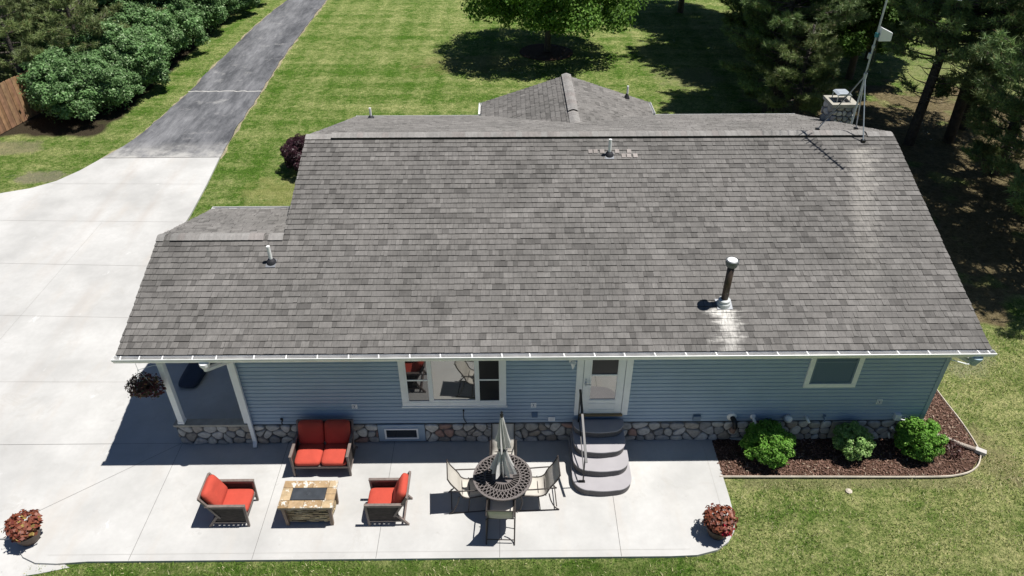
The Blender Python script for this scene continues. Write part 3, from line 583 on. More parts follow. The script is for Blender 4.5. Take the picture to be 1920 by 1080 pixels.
# gutter outlets and downspouts
def downspout(pts, parent=house, outlet=None):
    b = MB(); 
    for a, c in zip(pts[:-1], pts[1:]): b.bar(a, c, .085, .065, up=(0, 1, 0) if abs(a[2]-c[2]) > .3 else (0, 0, 1))
    return b.build('downspout', M_white, parent, bevel=.006)
ob = MB(); ob.lathe([(.1, 0), (.1, -.06), (.05, -.16), (.05, -.2)], (-5.76, YE-.05, GZ-.118), 16); ob.build('gutter_outlet', M_white, house)
downspout([(-5.76, YE-.05, GZ-.3), (-5.46, -.08, 2.42), (-5.46, -.08, .12), (-5.44, -.2, .04)])
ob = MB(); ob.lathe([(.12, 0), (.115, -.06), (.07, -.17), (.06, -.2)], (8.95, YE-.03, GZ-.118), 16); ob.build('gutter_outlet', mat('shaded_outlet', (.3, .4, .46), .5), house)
downspout([(8.95, YE-.03, GZ-.3), (8.93, -.05, 2.4), (8.93, .14, 2.2), (8.93, .14, .1)])
bb = MB(); bb.tube([(8.86, -.03, 2.42), (8.86, -.05, 2.27), (9.1, -.13, 2.24)], .014, 6); bb.tube([(9.1, -.13, 2.24), (9.17, -.15, 2.23), (9.17, .0, 2.3), (9.24, -.06, 2.27)], .02, 6); bb.build('wall_bracket', M_white, house)
# windows
def frame(b, x0, x1, z0, z1, w, y0, y1):
    b.box(x0, x1, y0, y1, z1-w, z1); b.box(x0, x1, y0, y1, z0, z0+w); b.box(x0, x0+w, y0, y1, z0+w, z1-w); b.box(x1-w, x1, y0, y1, z0+w, z1-w)
win = empty('window', (0, 0, 0)); win.parent = house
b = MB(); frame(b, -2.2, -.04, 1.08, 2.52, .11, -.05, .01); b.box(-2.22, -.02, -.065, .01, 1.05, 1.0795); b.build('casing', M_white, win, bevel=.005)
b = MB(); frame(b, -2.09, -1.6, 1.19, 2.41, .035, -.045, .008); frame(b, -.62, -.15, 1.19, 2.41, .035, -.045, .008); frame(b, -1.6, -.62, 1.19, 2.41, .06, -.047, .008)
b.box(-2.055, -1.635, -.035, .008, 1.78, 1.815); b.box(-.585, -.185, -.035, .008, 1.78, 1.815); b.build('sash', M_white, win, bevel=.003)
b = MB(); b.face([(-1.54, -.03, 1.25), (-.68, -.03, 1.25), (-.68, -.03, 2.35), (-1.54, -.03, 2.35)]); b.build('pane', M_glassb, win)
for x0, x1 in ((-2.055, -1.635), (-.585, -.185)):
    b = MB(); b.face([(x0, -.028, 1.225), (x1, -.028, 1.225), (x1, -.028, 2.375), (x0, -.028, 2.375)]); b.build('pane', M_glass2 if x0 > -1 else M_glass, win)
win = empty('window', (0, 0, 0)); win.parent = house
b = MB(); frame(b, 6.06, 7.13, 1.53, 2.52, .1, -.05, .01); b.build('casing', M_white, win, bevel=.005)
b = MB(); frame(b, 6.16, 7.03, 1.63, 2.42, .035, -.04, .008); b.box(6.195, 6.995, -.035, .0, 2.2, 2.235); b.build('sash', M_bluebox, win)
b = MB(); b.face([(6.195, -.027, 1.665), (6.995, -.027, 1.665), (6.995, -.027, 2.385), (6.195, -.027, 2.385)]); b.build('pane', mat('blind_behind_glass', (.1, .15, .21), .6, spec=.2), win)
for x0, x1, fl in ((-2.79, -1.79, 1), (6.93, 7.45, 0)):
    win = empty('window', (0, 0, 0)); win.parent = house
    b = MB(); b.box(x0, x1, -.06, -.031, .045, .54); b.build('surround', M_trimblue if fl else M_stcap, win, bevel=.005)
    b = MB(); a, c = x0+.14, x1-.14; frame(b, a, c, .14, .45, .035, -.085, -.062); b.build('sash', M_white, win)
    b = MB(); b.box(a+.035, c-.035, -.068, -.062, .175, .415); b.build('pane', M_glass, win)
# storm door
door = empty('door', (0, 0, 0)); door.parent = house
b = MB(); b.box(1.385, 1.52, -.05, .01, .78, 2.66); b.box(2.375, 2.51, -.05, .01, .78, 2.66); b.box(1.385, 2.51, -.05, .01, 2.6605, 2.78); b.build('casing', M_white, door, bevel=.006)
b = MB(); b.box(1.53, 1.69, -.045, .005, .835, 2.65); b.box(2.21, 2.365, -.045, .005, .835, 2.65); b.box(1.69, 2.21, -.045, .005, .835, 1.24); b.box(1.69, 2.21, -.045, .005, 2.5, 2.65); b.box(1.69, 2.21, -.05, .005, 1.895, 1.935)
b.box(1.66, 2.24, -.055, -.046, 1.2, 1.225); b.box(1.66, 1.68, -.055, -.046, 1.225, 2.5); b.box(2.22, 2.24, -.055, -.046, 1.225, 2.5); b.box(1.66, 1.68, -.052, -.046, .93, 1.13); b.box(2.22, 2.24, -.052, -.046, .93, 1.13); b.box(1.68, 2.22, -.052, -.046, 1.11, 1.13); b.box(1.68, 2.22, -.052, -.046, .93, .95)
b.build('door_leaf', M_white, door, bevel=.003)
b = MB(); b.face([(1.69, -.03, 1.24), (2.21, -.03, 1.24), (2.21, -.03, 1.895), (1.69, -.03, 1.895)]); b.build('pane', M_glassb, door)
b = MB(); b.face([(1.69, -.03, 1.935), (2.21, -.03, 1.935), (2.21, -.03, 2.5), (1.69, -.03, 2.5)]); b.build('pane', M_glass2, door)
b = MB(); b.box(1.565, 1.6, -.058, -.045, 1.63, 1.82); b.bar((1.582, -.055, 1.71), (1.582, -.1, 1.71), .02, .02); b.bar((1.575, -.1, 1.71), (1.69, -.105, 1.705), .02, .022); b.build('handle', M_galv, door, bevel=.003)
b = MB(); b.box(1.5, 2.4, -.1, .0, .79, .833); b.build('threshold', M_thresh, door, bevel=.004)
# wall fixtures
def fix(name, m, fn, bevel=0, smooth=False): b = MB(); fn(b); return b.build(name, m, house, bevel=bevel, smooth=smooth)
for x, z in ((-3.21, 1.07), (.53, 1.07), (7.775, 1.09)):
    o = fix('outlet_cover', M_white, lambda b: b.box(x-.055, x+.055, -.03, -.0, z-.065, z+.065), .004)
    b = MB(); frame(b, x-.036, x+.036, z-.046, z+.046, .006, -.034, -.0301); b.box(x-.012, x+.012, -.036, -.0301, z-.02, z+.026); b.build('outlet_plug', M_bluebox, o)
fix('vent_hood', M_bluebox, lambda b: (b.box(.49, .62, -.03, 0, .76, .86), b.prism([(-.03, .86), (-.1, .79), (-.1, .77), (-.03, .77)], .495, .615, T=lambda x, y, z: (z, x, y))), .003)
o = fix('wall_vent', M_white, lambda b: b.box(.85, .99, -.035, 0, .6, .72), .004)
b = MB(); [b.box(.87, .97, -.039, -.0355, .625+i*.03, .64+i*.03) for i in range(3)]; b.build('louvre', M_soff, o)
fix('cable', M_black, lambda b: b.tube(bez([(-.94, -.02, .93), (-.945, -.03, .8), (-.94, -.03, .68), (-.88, -.05, .56)], 5), .009, 6))
fix('cable', M_black, lambda b: b.tube([(-.94, -.015, .9), (-.94, -.03, .94)], .02, 6))
def tap(x, z, m):
    def f(b): b.tube([(x, 0, z), (x, -.09, z), (x+.01, -.12, z-.05)], .014, 8); b.tube([(x, -.06, z), (x, -.06, z+.06)], .01, 6); b.tube([(x, -.06, z+.06), (x+.001, -.06, z+.075)], .032, 10); b.tube([(x, 0, z), (x, -.012, z)], .035, 10)
    fix('garden_tap', m, f)
tap(-4.78, .68, M_darkmet); tap(6.7, .66, M_bluebox)
fix('utility_box', M_bluebox, lambda b: b.box(3.92, 4.08, -.07, 0, .6, .74), .006)
def flange(x, z, R_, prof, m=M_pvc): 
    return fix('vent_flange', m, lambda b: b.lathe(prof, (0, 0, 0), 20), 0, True)
def ylathe(name, m, x, z, prof, n=20, parent=house):
    b = MB(); k = MB(); k.lathe(prof, (0, 0, 0), n); k.v = [(x+v[0], -v[2], z+v[1]) for v in k.v]; k.f = [f[::-1] for f in k.f]; return k.build(name, m, parent, smooth=True)
o = ylathe('vent_flange', M_pvc, 4.75, .68, [(.0, 0), (.105, 0), (.105, .03), (.06, .045), (.0, .045)])
b = MB(); b.tube(bez([(4.76, -.03, .67), (4.78, -.12, .65), (4.8, -.17, .56), (4.8, -.17, .5)], 4), .055, 10); b.build('vent_elbow', M_black, o)
b = MB(); b.tube([(4.8, -.17, .5), (4.77, -.15, .38)], [.05, .07], 10); b.build('vent_elbow', mat('clay_elbow', (.2, .13, .1), .8), o)
o = ylathe('vent_flange', M_pvc, 5.2, .68, [(.0, 0), (.065, 0), (.065, .03), (.04, .05), (.0, .05)])
b = MB(); b.tube([(5.2, -.03, .67), (5.22, -.2, .62)], .032, 10); b.build('vent_tube', M_pvc, o)
o = ylathe('exhaust_cap', M_pvc, 5.93, .67, [(.0, .0), (.06, 0), (.06, .05), (.09, .06), (.085, .12), (.05, .155), (0, .165)])
b = MB(); b.tube([(5.95, -.05, .6), (5.96, -.1, .57)], .03, 8); b.build('vent_tube', M_pvc, o)
fix('vent_tube', M_pvc, lambda b: b.tube([(6.33, 0, .67), (6.37, -.16, .61)], .028, 10), 0, True)
fix('meter_box', M_white, lambda b: b.box(8.2, 8.33, -.1, 0, .6, .76), .006)
fix('meter_pipe', M_white, lambda b: (b.tube([(8.36, -.05, .6), (8.42, -.06, .58), (8.6, -.05, .57)], .014, 8), None), 0, True)
fix('meter_pipe', M_white, lambda b: b.tube([(8.2, -.1, .42), (8.28, -.12, .34)], .02, 8), 0, True); fix('meter_pipe', M_white, lambda b: b.tube([(8.18, -.12, .25), (8.22, -.14, .12)], .024, 8), 0, True)
o = fix('wall_lantern', M_white, lambda b: (b.box(1.22, 1.27, -.04, 0, 2.26, 2.5), b.tube([(1.245, -.03, 2.42), (1.25, -.12, 2.46), (1.28, -.15, 2.42)], .01, 6)), .003)
b = MB(); b.lathe([(.012, -.09), (.028, -.06), (.045, 0), (.06, .06), (.02, .1)], (1.29, -.15, 2.3), 8); b.lathe([(.006, -.05), (.02, -.03), (.014, 0)], (1.29, -.15, 2.23), 8); b.build('lantern_shade', M_lamp, o)
b = MB(); b.prism([(WR+.07+.42*math.sin(math.pi*i/12), .45+.75*(1-math.cos(math.pi*i/12))) for i in range(13)], 0, .62); b.build('window_well_cover', M_plast, house, bevel=.02)
# roof penetrations
def stub(x, y, h, r=.035, base=True, cone=True):
    z = roofz(x, y); o = MB(); o.tube([(x, y, z-.02), (x, y, z+h)], r, 12); o = o.build('vent_pipe', M_pvc, roof, smooth=False)
    b = MB(); q = MB(); s = SL if y < YR else -SL
    q.face([(x-.1, y-.14, z-.14*s+.024), (x+.1, y-.14, z-.14*s+.024), (x+.1, y+.06, z+.06*s+.024), (x-.1, y+.06, z+.06*s+.024)]); q.build('pipe_flashing', M_flash, o)
    b.lathe([(r+.07, -.0), (r+.06, .03), (r+.045, .06), (r+.012, .1), (r+.003, .1)], (x, y, z), 16); b.build('pipe_boot', M_rubber, o)
stub(2.38, 4.55, .4, .038); stub(-4.87, 1.62, .4, .038); stub(-4.15, 10.3, .34, .035); stub(3.86, 11.9, .0, .001, cone=False) if False else None
b = MB(); b.tube([(3.9, 11.75, GZE+(GX1-3.9)*SL-.02), (3.9, 11.75, GZE+(GX1-3.9)*SL+.42)], .033, 10); o = b.build('vent_pipe', M_pvc, roof); b = MB(); b.lathe([(.1, 0), (.07, .08), (.036, .17)], (3.89, 11.75, GZE+(GX1-3.9)*SL+.0), 12); b.build('pipe_boot', M_rubber, o)
r = random.Random(4)
for x, row in ((1.9, 1), (2.02, 1), (2.17, 1), (2.52, 1), (2.66, 0), (2.8, 1), (2.78, 0), (2.93, 0)):
    b = MB(); y = 4.51+row*.139; z = roofz(x, y)+.029; q = r.uniform(.85, 1.1); wd = .1; b.face([(x, y-.06, z-.06*SL), (x+wd, y-.06, z-.06*SL), (x+wd, y+.06, z+.06*SL), (x, y+.06, z+.06*SL)], (.3*q, .275*q, .262*q)); b.build('replaced_tab', M_shingle, roof)
fz = roofz(4.28, .55); fl = MB(); fl.tube([(4.28, .55, fz), (4.28, .55, fz+.98)], .068, 20); flo = fl.build('flue_pipe', M_tread, roof, smooth=True)
b = MB(); b.lathe([(.05, .9), (.105, .93), (.125, 1.0), (.125, 1.06), (.118, 1.065), (.112, 1.05), (.0, 1.052)], (4.28, .55, fz), 28); b.build('flue_cap', mat('dull_cap_metal', (.14, .15, .16), .5, metal=.3), flo)
b = MB(); b.lathe([(.098, 1.053), (.095, 1.068), (0, 1.074)], (4.28, .55, fz), 28); b.build('cap_lid', M_pvc, flo)
b = MB(); b.lathe([(.135, -.03), (.13, .06), (.115, .075), (.115, .13), (.075, .15)], (4.28, .55, fz), 24); b.build('storm_collar', mat('weathered_collar', (.5, .52, .52), .6), flo)
b = MB(); b.face([(4.14, .42, roofz(0, .42)+.026), (4.44, .42, roofz(0, .42)+.026), (4.44, .66, roofz(0, .66)+.024), (4.12, .66, roofz(0, .66)+.024)]); b.build('pipe_flashing', M_flash, flo)
# chimney
ch = MB(); ch.box(9.12, 9.7, 8.42, 8.98, 0, 4.16); cho = ch.build('chimney', M_mortar, house)
s2 = MB(); stones(s2, 9.1, 9.72, 3.4, 4.16, lambda x, z, h: (x, 8.42-h*1.8, z), .16, 4); stones(s2, 8.4, 9.0, 3.0, 4.16, lambda x, z, h: (9.7+h*1.6, x, z), .2, 6); stones(s2, -9.0, -8.4, 3.0, 4.16, lambda x, z, h: (9.12-h*1.6, -x, z), .2, 7); s2.build('chimney_stones', M_stone, cho, smooth=True)
s3 = MB(); frame_ = lambda b, x0, x1, y0, y1, w, z0, z1: (b.box(x0, x1, y0, y0+w, z0, z1), b.box(x0, x1, y1-w, y1, z0, z1), b.box(x0, x0+w, y0+w, y1-w, z0, z1), b.box(x1-w, x1, y0+w, y1-w, z0, z1))
frame_(s3, 9.04, 9.78, 8.34, 9.06, .16, 4.162, 4.25); s3.build('chimney_crown', M_chimcap, cho)
s4 = MB(); s4.box(9.2, 9.6, 8.5, 8.9, 4.44, 4.455)
for cx_ in (9.22, 9.58):
    for cy_ in (8.52, 8.88): s4.bar((cx_, cy_, 4.2), (cx_, cy_, 4.44), .02, .02)
s4.prism([(9.2, 4.455), (9.6, 4.455), (9.54, 4.49), (9.26, 4.49)], 8.5, 8.9, T=lambda x, y, z: (x, z, y)); s4.build('chimney_cap', M_galv, cho)

# ---------------------------------------------------------------- antenna mast on the ridge
mast = empty('antenna_mast', (8.25, 5.42, ZR), label='galvanised tripod antenna mast standing on the roof ridge by the chimney', cat='antenna mast')
b = MB(); b.tube([(0, 0, .15), (0, 0, 4.6)], .021, 10); b.build('mast_pole', M_galv, mast)
for px, py in ((.14, -.5), (-.58, .45), (.42, .55)):
    x, y = 8.25+px, 5.42+py; z = roofz(x, y)+.03-ZR; b = MB(); b.tube([(px, py, z), (0, 0, 1.32)], .014, 8); b.box(px-.04, px+.04, py-.05, py+.05, z-.015, z+.03, m=1); b.build('tripod_leg', [M_galv, M_black], mast)
b = MB(); b.tube([(0, 0, 1.26), (0, 0, 1.38)], .04, 10); b.tube([(0, 0, 1.95), (0, 0, 2.02)], .036, 8); b.box(-.06, -.02, -.05, .03, 1.72, 1.84); b.build('clamp', M_galv, mast)
b = MB(); b.tube([(0, 0, 2.2), (0, 0, 2.29)], .045, 8); b.build('clamp', M_teal, mast)
b = MB(); b.prism([(.05, 2.12), (.05, 2.42), (.32, 2.3), (.32, 2.12)], -.06, .05, T=lambda x, y, z: (x, z, y)); b.build('signal_booster', M_white, mast, bevel=.008)
b = MB(); b.tube(bez([(.02, -.03, 2.2), (.05, -.06, 1.9), (.02, -.04, 1.5), (-.2, .1, .9), (-.5, .2, .25), (-.62, .3, .02)], 5), .008, 5); b.build('cable', M_black, mast)
b = MB(); A, B_ = Vector((.0, -.12, 3.32)), Vector((.86, -1.28, 3.32)); b.tube([A, B_], .026, 6); d = (B_-A).normalized(); sdir = Vector((-d.y, d.x, 0))
for i in range(11): p = A+(B_-A)*(.06+i*.092); h = .16-.007*i; b.tube([p-sdir*h, p+sdir*h], .012, 5)
b.build('yagi_antenna', M_galv, mast)
b = MB(); b.tube([(-.5, .1, 4.4), (.5, -.1, 4.4)], .012, 6); [b.tube([(-.5+.2*i, -.25, 4.4), (-.46+.2*i, .25, 4.4)], .006, 5) for i in range(6)]; b.build('top_antenna', M_galv, mast)

# ---------------------------------------------------------------- patio furniture
def cushion(b, c, size, X=(1, 0, 0), Y=(0, 1, 0), Z=(0, 0, 1), e=.28, n=28, k=14, dimple=0, col_=None):
    c, X, Y, Z = map(Vector, (c, X, Y, Z)); sg = lambda v, p: math.copysign(abs(v)**p, v); base = len(b.v)
    for i in range(k+1):
        ph = -math.pi/2+math.pi*i/k
        for j in range(n):
            th = 2*math.pi*j/n; x = sg(math.cos(ph), .5)*sg(math.cos(th), e); y = sg(math.cos(ph), .5)*sg(math.sin(th), e); z = sg(math.sin(ph), .55)
            zz = z*(1-.18*(max(abs(x), abs(y))**4)); zz += .05*math.sin(7*x+c.x*9)*math.cos(6*y+c.x*5)*(abs(z) > .6)
            if dimple: zz -= dimple*math.exp(-(x*x+y*y)*18)*(z > 0)
            b.v.append(tuple(c+X*x*size[0]/2+Y*y*size[1]/2+Z*zz*size[2]/2))
    for i in range(k):
        for j in range(n): b.f.append((base+i*n+j, base+i*n+(j+1) % n, base+(i+1)*n+(j+1) % n, base+(i+1)*n+j)); b.c.append(col_); b.m.append(0)
def lounge(name, loc, rz, W, nc, label, cat, group=None):
    o = empty(name, loc, rz, label=label, cat=cat, group=group); h = W/2-.025
    for s in (-1, 1):
        x = s*h
        b = MB(); b.box(x-.03, x+.03, -.39, .37, .585, .615); b.build('armrest', M_wood, o, bevel=.006)
        b = MB(); b.bar((x, -.365, .585), (x, -.345, 0), .04, .045, up=(0, 1, 0)); b.build('leg', M_wood, o, bevel=.004)
        b = MB(); b.bar((x, .2, .3), (x, .41, 0), .04, .045, up=(0, 1, 0)); b.build('leg', M_wood, o, bevel=.004)
        b = MB(); b.bar((x, -.35, .13), (x, .31, .13), .035, .035); b.bar((x, -.36, .55), (x, .3, .55), .03, .03); b.bar((x, .15, .26), (x, .44, .82), .04, .045, up=(0, 1, 0)); b.bar((x, .33, .585), (x, .34, .62), .03, .03); b.build('side_frame', M_wood, o, bevel=.003)
        b = MB(); b.box(x-.006, x+.006, -.35, .24, .147, .535); b.build('side_panel', M_wick, o)
    b = MB(); b.bar((-h, .44, .81), (h, .44, .81), .04, .035); b.build('back_rail', M_wood, o, bevel=.003)
    b = MB(); b.bar((-h, .33, .12), (h, .33, .12), .03, .03); b.build('stretcher', M_wood, o)
    b = MB(); b.bar((-h, -.34, .26), (h, -.34, .26), .035, .06); b.bar((-h, .2, .3), (h, .2, .3), .035, .05); b.bar((0, -.34, .26), (0, .2, .27), .03, .02)
    for i in range(6): y = -.28+i*.09; b.bar((-h, y, .275), (h, y, .275), .05, .012)
    b.build('seat_frame', M_wood, o, bevel=.003)
    b = MB(); b.face([(-h+.02, .235, .4), (h-.02, .235, .4), (h-.02, .43, .79), (-h+.02, .43, .79)]); b.face([(-h+.02, .245, .39), (h-.02, .245, .39), (h-.02, .44, .78), (-h+.02, .44, .78)][::-1]); b.build('back_panel', M_wick, o)
    cw = (2*h-.06)/nc; t = Vector((0, .21, .45)).normalized(); nrm = Vector((0, -.45, .21)).normalized()
    for i in range(nc):
        cx = -h+.03+cw*(i+.5)
        b = MB(); cushion(b, (cx, -.08, .37), (cw-.008, .6, .155)); b.build('seat_cushion', M_red, o, smooth=True)
        b = MB(); cushion(b, (cx, .27, .64), (cw-.012, .52, .19), Y=t, Z=nrm, e=.3, dimple=.35 if nc == 1 else .1); b.build('back_cushion', M_red, o, smooth=True)
    return o
ls = lounge('loveseat', (-3.84, -.6, 0), 0, 1.2, 2, 'two seat outdoor loveseat with coral red cushions against the stone wall', 'loveseat')
c1 = lounge('armchair', (-5.37, -1.86, 0), R(90), .66, 1, 'coral cushioned armchair left of the fire pit, facing right', 'armchair', 'coral patio armchairs')
c2 = lounge('armchair', (-2.35, -1.86, 0), R(-90), .66, 1, 'coral cushioned armchair right of the fire pit, facing left', 'armchair', 'coral patio armchairs')
# fire pit table
fp = empty('fire_pit_table', (-3.845, -1.893, 0), label='square edged fire pit table with slate top and stacked stone sides', cat='fire pit')
b = MB(); r = random.Random(9); T4 = [(.34, .23, .125), (.4, .28, .16), (.29, .195, .1), (.44, .33, .2)]
def tile(x0, x1, y0, y1): b.box(x0+.003, x1-.003, y0+.003, y1-.003, .56, .6+r.uniform(0, .002), c=r.choice(T4))
X0, X1, Y0, Y1 = -.52, .52, -.325, .325; I = (-.325, .335, -.145, .15)
for a, c in zip((-.52, -.33, -.04, .3), (-.33, -.04, .3, .52)): tile(a, c, Y0, I[2])
for a, c in zip((-.52, -.28, .05, .36), (-.28, .05, .36, .52)): tile(a, c, I[3], Y1)
tile(X0, I[0], I[2], I[3]); tile(I[1], X1, I[2], 0); tile(I[1], X1, 0, I[3])
def slate():
    g = G('slate_tiles'); a = g.t.nodes.new('ShaderNodeAttribute'); a.attribute_name = 'Col'; n = g.noise(5, 6, rough=.7); m_ = g.noise(11, 6, rough=.75)
    c = g.mix(g.map(n, .3, .7), g.mix(1, a.outputs['Color'], (.75, .75, .75), 'MULTIPLY'), g.mix(1, a.outputs['Color'], (1.25, 1.25, 1.25), 'MULTIPLY'))
    c = g.mix(g.map(g.noise(7, 7, rough=.75), .55, .6, 0, .9), c, (.7, .68, .62)); return g.fin(c, g.map(m_, .4, .6, .25, .6), (n, .5, .01), .5)  # whitish blotches: glossy glare on the tiles, painted into their colour
b.build('slate_top', slate(), fp, bevel=.004)
b = MB(); b.box(X0+.01, X1-.01, Y0+.01, Y1-.01, .53, .559); b.build('top_rim', M_wood, fp)
b = MB(); b.box(I[0]+.008, I[1]-.008, I[2]+.008, I[3]-.008, .58, .609); b.lathe([(.035, .609), (.03, .618), (.0, .618)], (0, 0, 0), 16); b.build('burner_lid', M_lid, fp, bevel=.004)
for sx in (-1, 1):
    for sy in (-1, 1): b = MB(); b.bar((sx*.425, sy*.245, 0), (sx*.445, sy*.26, .53), .06, .06, up=(0, 1, 0)); b.build('leg', mat('pit_corner_wood', (.2, .14, .1), .6, noise=(12, .25)) if sx+sy < -1 else bpy.data.materials['pit_corner_wood'], fp, bevel=.004)
b = MB(); b.box(-.4, .4, -.2, .2, .04, .53, c=(.02, .018, .015)); 
def ledge(T, L):
    z = .05
    while z < .51:
        h = r.uniform(.018, .038); u = -L
        while u < L:
            w_ = r.uniform(.05, .18); e = min(L, u+w_); d = r.uniform(.005, .03); c = r.choice([(.24, .18, .1), (.34, .26, .15), (.17, .13, .08), (.29, .24, .17), (.4, .33, .2)])
            q = [T(u+.002, d, z+.002), T(e-.002, d, z+.002), T(e-.002, d, z+h-.002), T(u+.002, d, z+h-.002)]; k = [T(u+.002, 0, z+.002), T(e-.002, 0, z+.002), T(e-.002, 0, z+h-.002), T(u+.002, 0, z+h-.002)]
            b.face(q, c)
            for i in range(4): b.face([k[i], k[(i+1) % 4], q[(i+1) % 4], q[i]], c)
            u = e
        z += h
ledge(lambda u, d, z: (u, -.2-d, z), .4); ledge(lambda u, d, z: (.4+d, u, z), .2); ledge(lambda u, d, z: (-u, .2+d, z), .4); ledge(lambda u, d, z: (-.4-d, -u, z), .2)
b.build('stacked_stone_panel', M_brown, fp)
# cast table with pierced top
tb_ = empty('dining_table', (-.12, -1.6, 0), label='round dark cast metal patio table with pierced lattice top', cat='table')
b = MB(); TZ = .72
def ring(r0, r1, z0, z1, n=72): b.lathe([(r0, z0), (r1, z0), (r1, z1), (r0, z1), (r0, z0)], (0, 0, 0), n)
ring(.535, .575, TZ-.022, TZ+.004); ring(.0001, .2, TZ-.014, TZ+.001, 48); ring(.33, .35, TZ-.013, TZ+.0015)
def lattice(r0, r1, nn, da, w_, z):
    for i in range(nn):
        a0 = 2*math.pi*i/nn; pts = []
        for k in range(4):
            t = k/3; rr = r0+(r1-r0)*t; a = a0+da*t; pts.append((rr*math.cos(a), rr*math.sin(a), z))
        for p, q in zip(pts[:-1], pts[1:]): b.bar(p, q, w_, .012)
lattice(.34, .545, 36, .26, .0165, TZ-.008); lattice(.34, .545, 36, -.26, .0165, TZ-.0095)
lattice(.19, .34, 36, .0, .015, TZ-.0085)
b.build('tabletop', M_tab, tb_)
for i in range(4):
    a = math.pi/4+i*math.pi/2; ca, sa = math.cos(a), math.sin(a); b = MB(); b.tube(bez([(.36*ca, .36*sa, .7), (.3*ca, .3*sa, .5), (.2*ca, .2*sa, .3), (.3*ca, .3*sa, .1), (.42*ca, .42*sa, .01)], 5), .02, 8); b.build('leg', M_tab, tb_, smooth=True)
b = MB(); ring(.19, .215, .26, .28, 32); b.build('leg_ring', M_tab, tb_)
# closed umbrella
um = empty('patio_umbrella', (-.12, -1.6, 0), label='closed pale pleated umbrella standing through the round table', cat='umbrella')
b = MB(); b.tube([(0, 0, .05), (0, 0, 2.36)], .02, 10); b.build('pole', M_darkmet, um)
b = MB(); b.lathe([(.24, 0), (.24, .03), (.1, .07), (.035, .1), (.03, .3)], (0, 0, 0), 24); b.build('base', M_black, um)
b = MB(); b.lathe([(.028, 2.34), (.034, 2.4), (.02, 2.43), (.026, 2.46), (.0, 2.5)], (0, 0, 0), 12); b.build('finial', M_black, um)
def pleats(name, rows, np_, seed, dx):
    b = MB(); r = random.Random(seed); n = np_*6; jit = [r.uniform(.6, 1.35) for _ in range(np_)]; hem = [r.uniform(-.07, .05) for _ in range(np_)]
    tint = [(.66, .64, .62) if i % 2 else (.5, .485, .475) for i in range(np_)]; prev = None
    for ri, (z, rad, dep) in enumerate(rows):
        cur = []
        for j in range(n):
            p = j//6; t = (j % 6)/6; a = 2*math.pi*j/n+.3*(rows[0][0]-z)+.32*math.sin(math.pi*t)*ri/len(rows)
            q = 1.05*rad*(1-dep*(.5+.5*math.cos(2*math.pi*t)))*(1+(jit[p]-1)*ri/len(rows)); zz = z+(hem[p]*math.sin(math.pi*t) if ri == len(rows)-1 else 0)
            cur.append((q*math.cos(a)+dx*(rows[0][0]-z), q*math.sin(a), zz))
        if prev:
            for j in range(n): b.face([prev[j], cur[j], cur[(j+1) % n], prev[(j+1) % n]], tint[j//6])
        prev = cur
    return b.build(name, M_umb, um)
pleats('canopy', [(2.3, .02, .1), (2.1, .04, .3), (1.8, .05, .45), (1.55, .055, .45), (1.4, .08, .5), (1.2, .13, .55), (1.02, .18, .6), (.9, .205, .62)], 10, 5, .012)
pleats('top_tier', [(2.36, .026, .1), (2.2, .055, .35), (2.0, .085, .5), (1.8, .12, .55), (1.62, .155, .6)], 10, 8, .025)
b = MB(); b.tube([(.01, 0, 1.5), (.01, 0, 1.53)], .095, 16); b.build('tie_strap', mat('grey_strap', (.1, .1, .11), .8), um)
# sling dining chairs
def sling_chair(loc, rz, label):
    o = empty('dining_chair', loc, rz, label=label, cat='chair', group='sling chairs round the dining table'); h = .235
    path = bez([(0, .46, 1.0), (0, .4, .84), (0, .27, .62), (0, .2, .46), (0, .08, .4), (0, -.12, .42), (0, -.26, .43), (0, -.3, .37)], 4)
    for s in (-1, 1):
        b = MB(); b.tube([(s*h, p.y, p.z) for p in path], .0135, 8); b.build('side_rail', M_darkmet, o, smooth=True)
        x = s*(h+.03)
        b = MB(); b.tube([(x, p.y, p.z) for p in bez([(0, .32, .66), (0, .2, .655), (0, -.05, .64), (0, -.22, .635), (0, -.3, .55), (0, -.26, .3), (0, -.3, .06), (0, -.36, .015)], 4)], .013, 8); b.build('armrest', M_darkmet, o, smooth=True)
        b = MB(); b.tube([(x, p.y, p.z) for p in bez([(0, .26, .5), (0, .3, .3), (0, .38, .1), (0, .47, .012)], 4)], .013, 8); b.build('leg', M_darkmet, o, smooth=True)
        b = MB(); b.tube([(x, .47, .014), (x, .1, .012), (x, -.36, .014)], .011, 6); b.tube([(x, .1, .012), (x, .06, .4)], .01, 6); b.build('runner', M_darkmet, o)
    b = MB(); 
    for y, z in ((.46, 1.0), (.2, .44), (-.28, .4), (.42, .1), (.06, .38)): b.tube([(-h-.02, y, z), (h+.02, y, z)], .011, 6)
    b.build('crossbar', M_darkmet, o)
    b = MB(); P = [p for p in path]; rows = []
    for i, p in enumerate(P):
        sag = .02*math.sin(math.pi*i/(len(P)-1)); rows.append([(h*u*.97, p.y+(.5 if p.z > .5 else .1)*sag*(1-u*u), p.z-sag*(1-u*u)*(1 if p.z < .5 else .2)) for u in (-1, -.6, -.2, .2, .6, 1)])
    for A_, B_ in zip(rows[:-1], rows[1:]):
        for j in range(5): b.face([A_[j], B_[j], B_[j+1], A_[j+1]])
    sl_ = b.build('sling', M_sling, o, smooth=True); so2 = sl_.modifiers.new('thick', 'SOLIDIFY'); so2.thickness = .004
    return o
sling_chair((-.72, -1.62, 0), R(95), 'beige sling chair on the left side of the round table'); sling_chair((.51, -1.6, 0), R(-88), 'beige sling chair on the right side of the round table, nearest the steps')
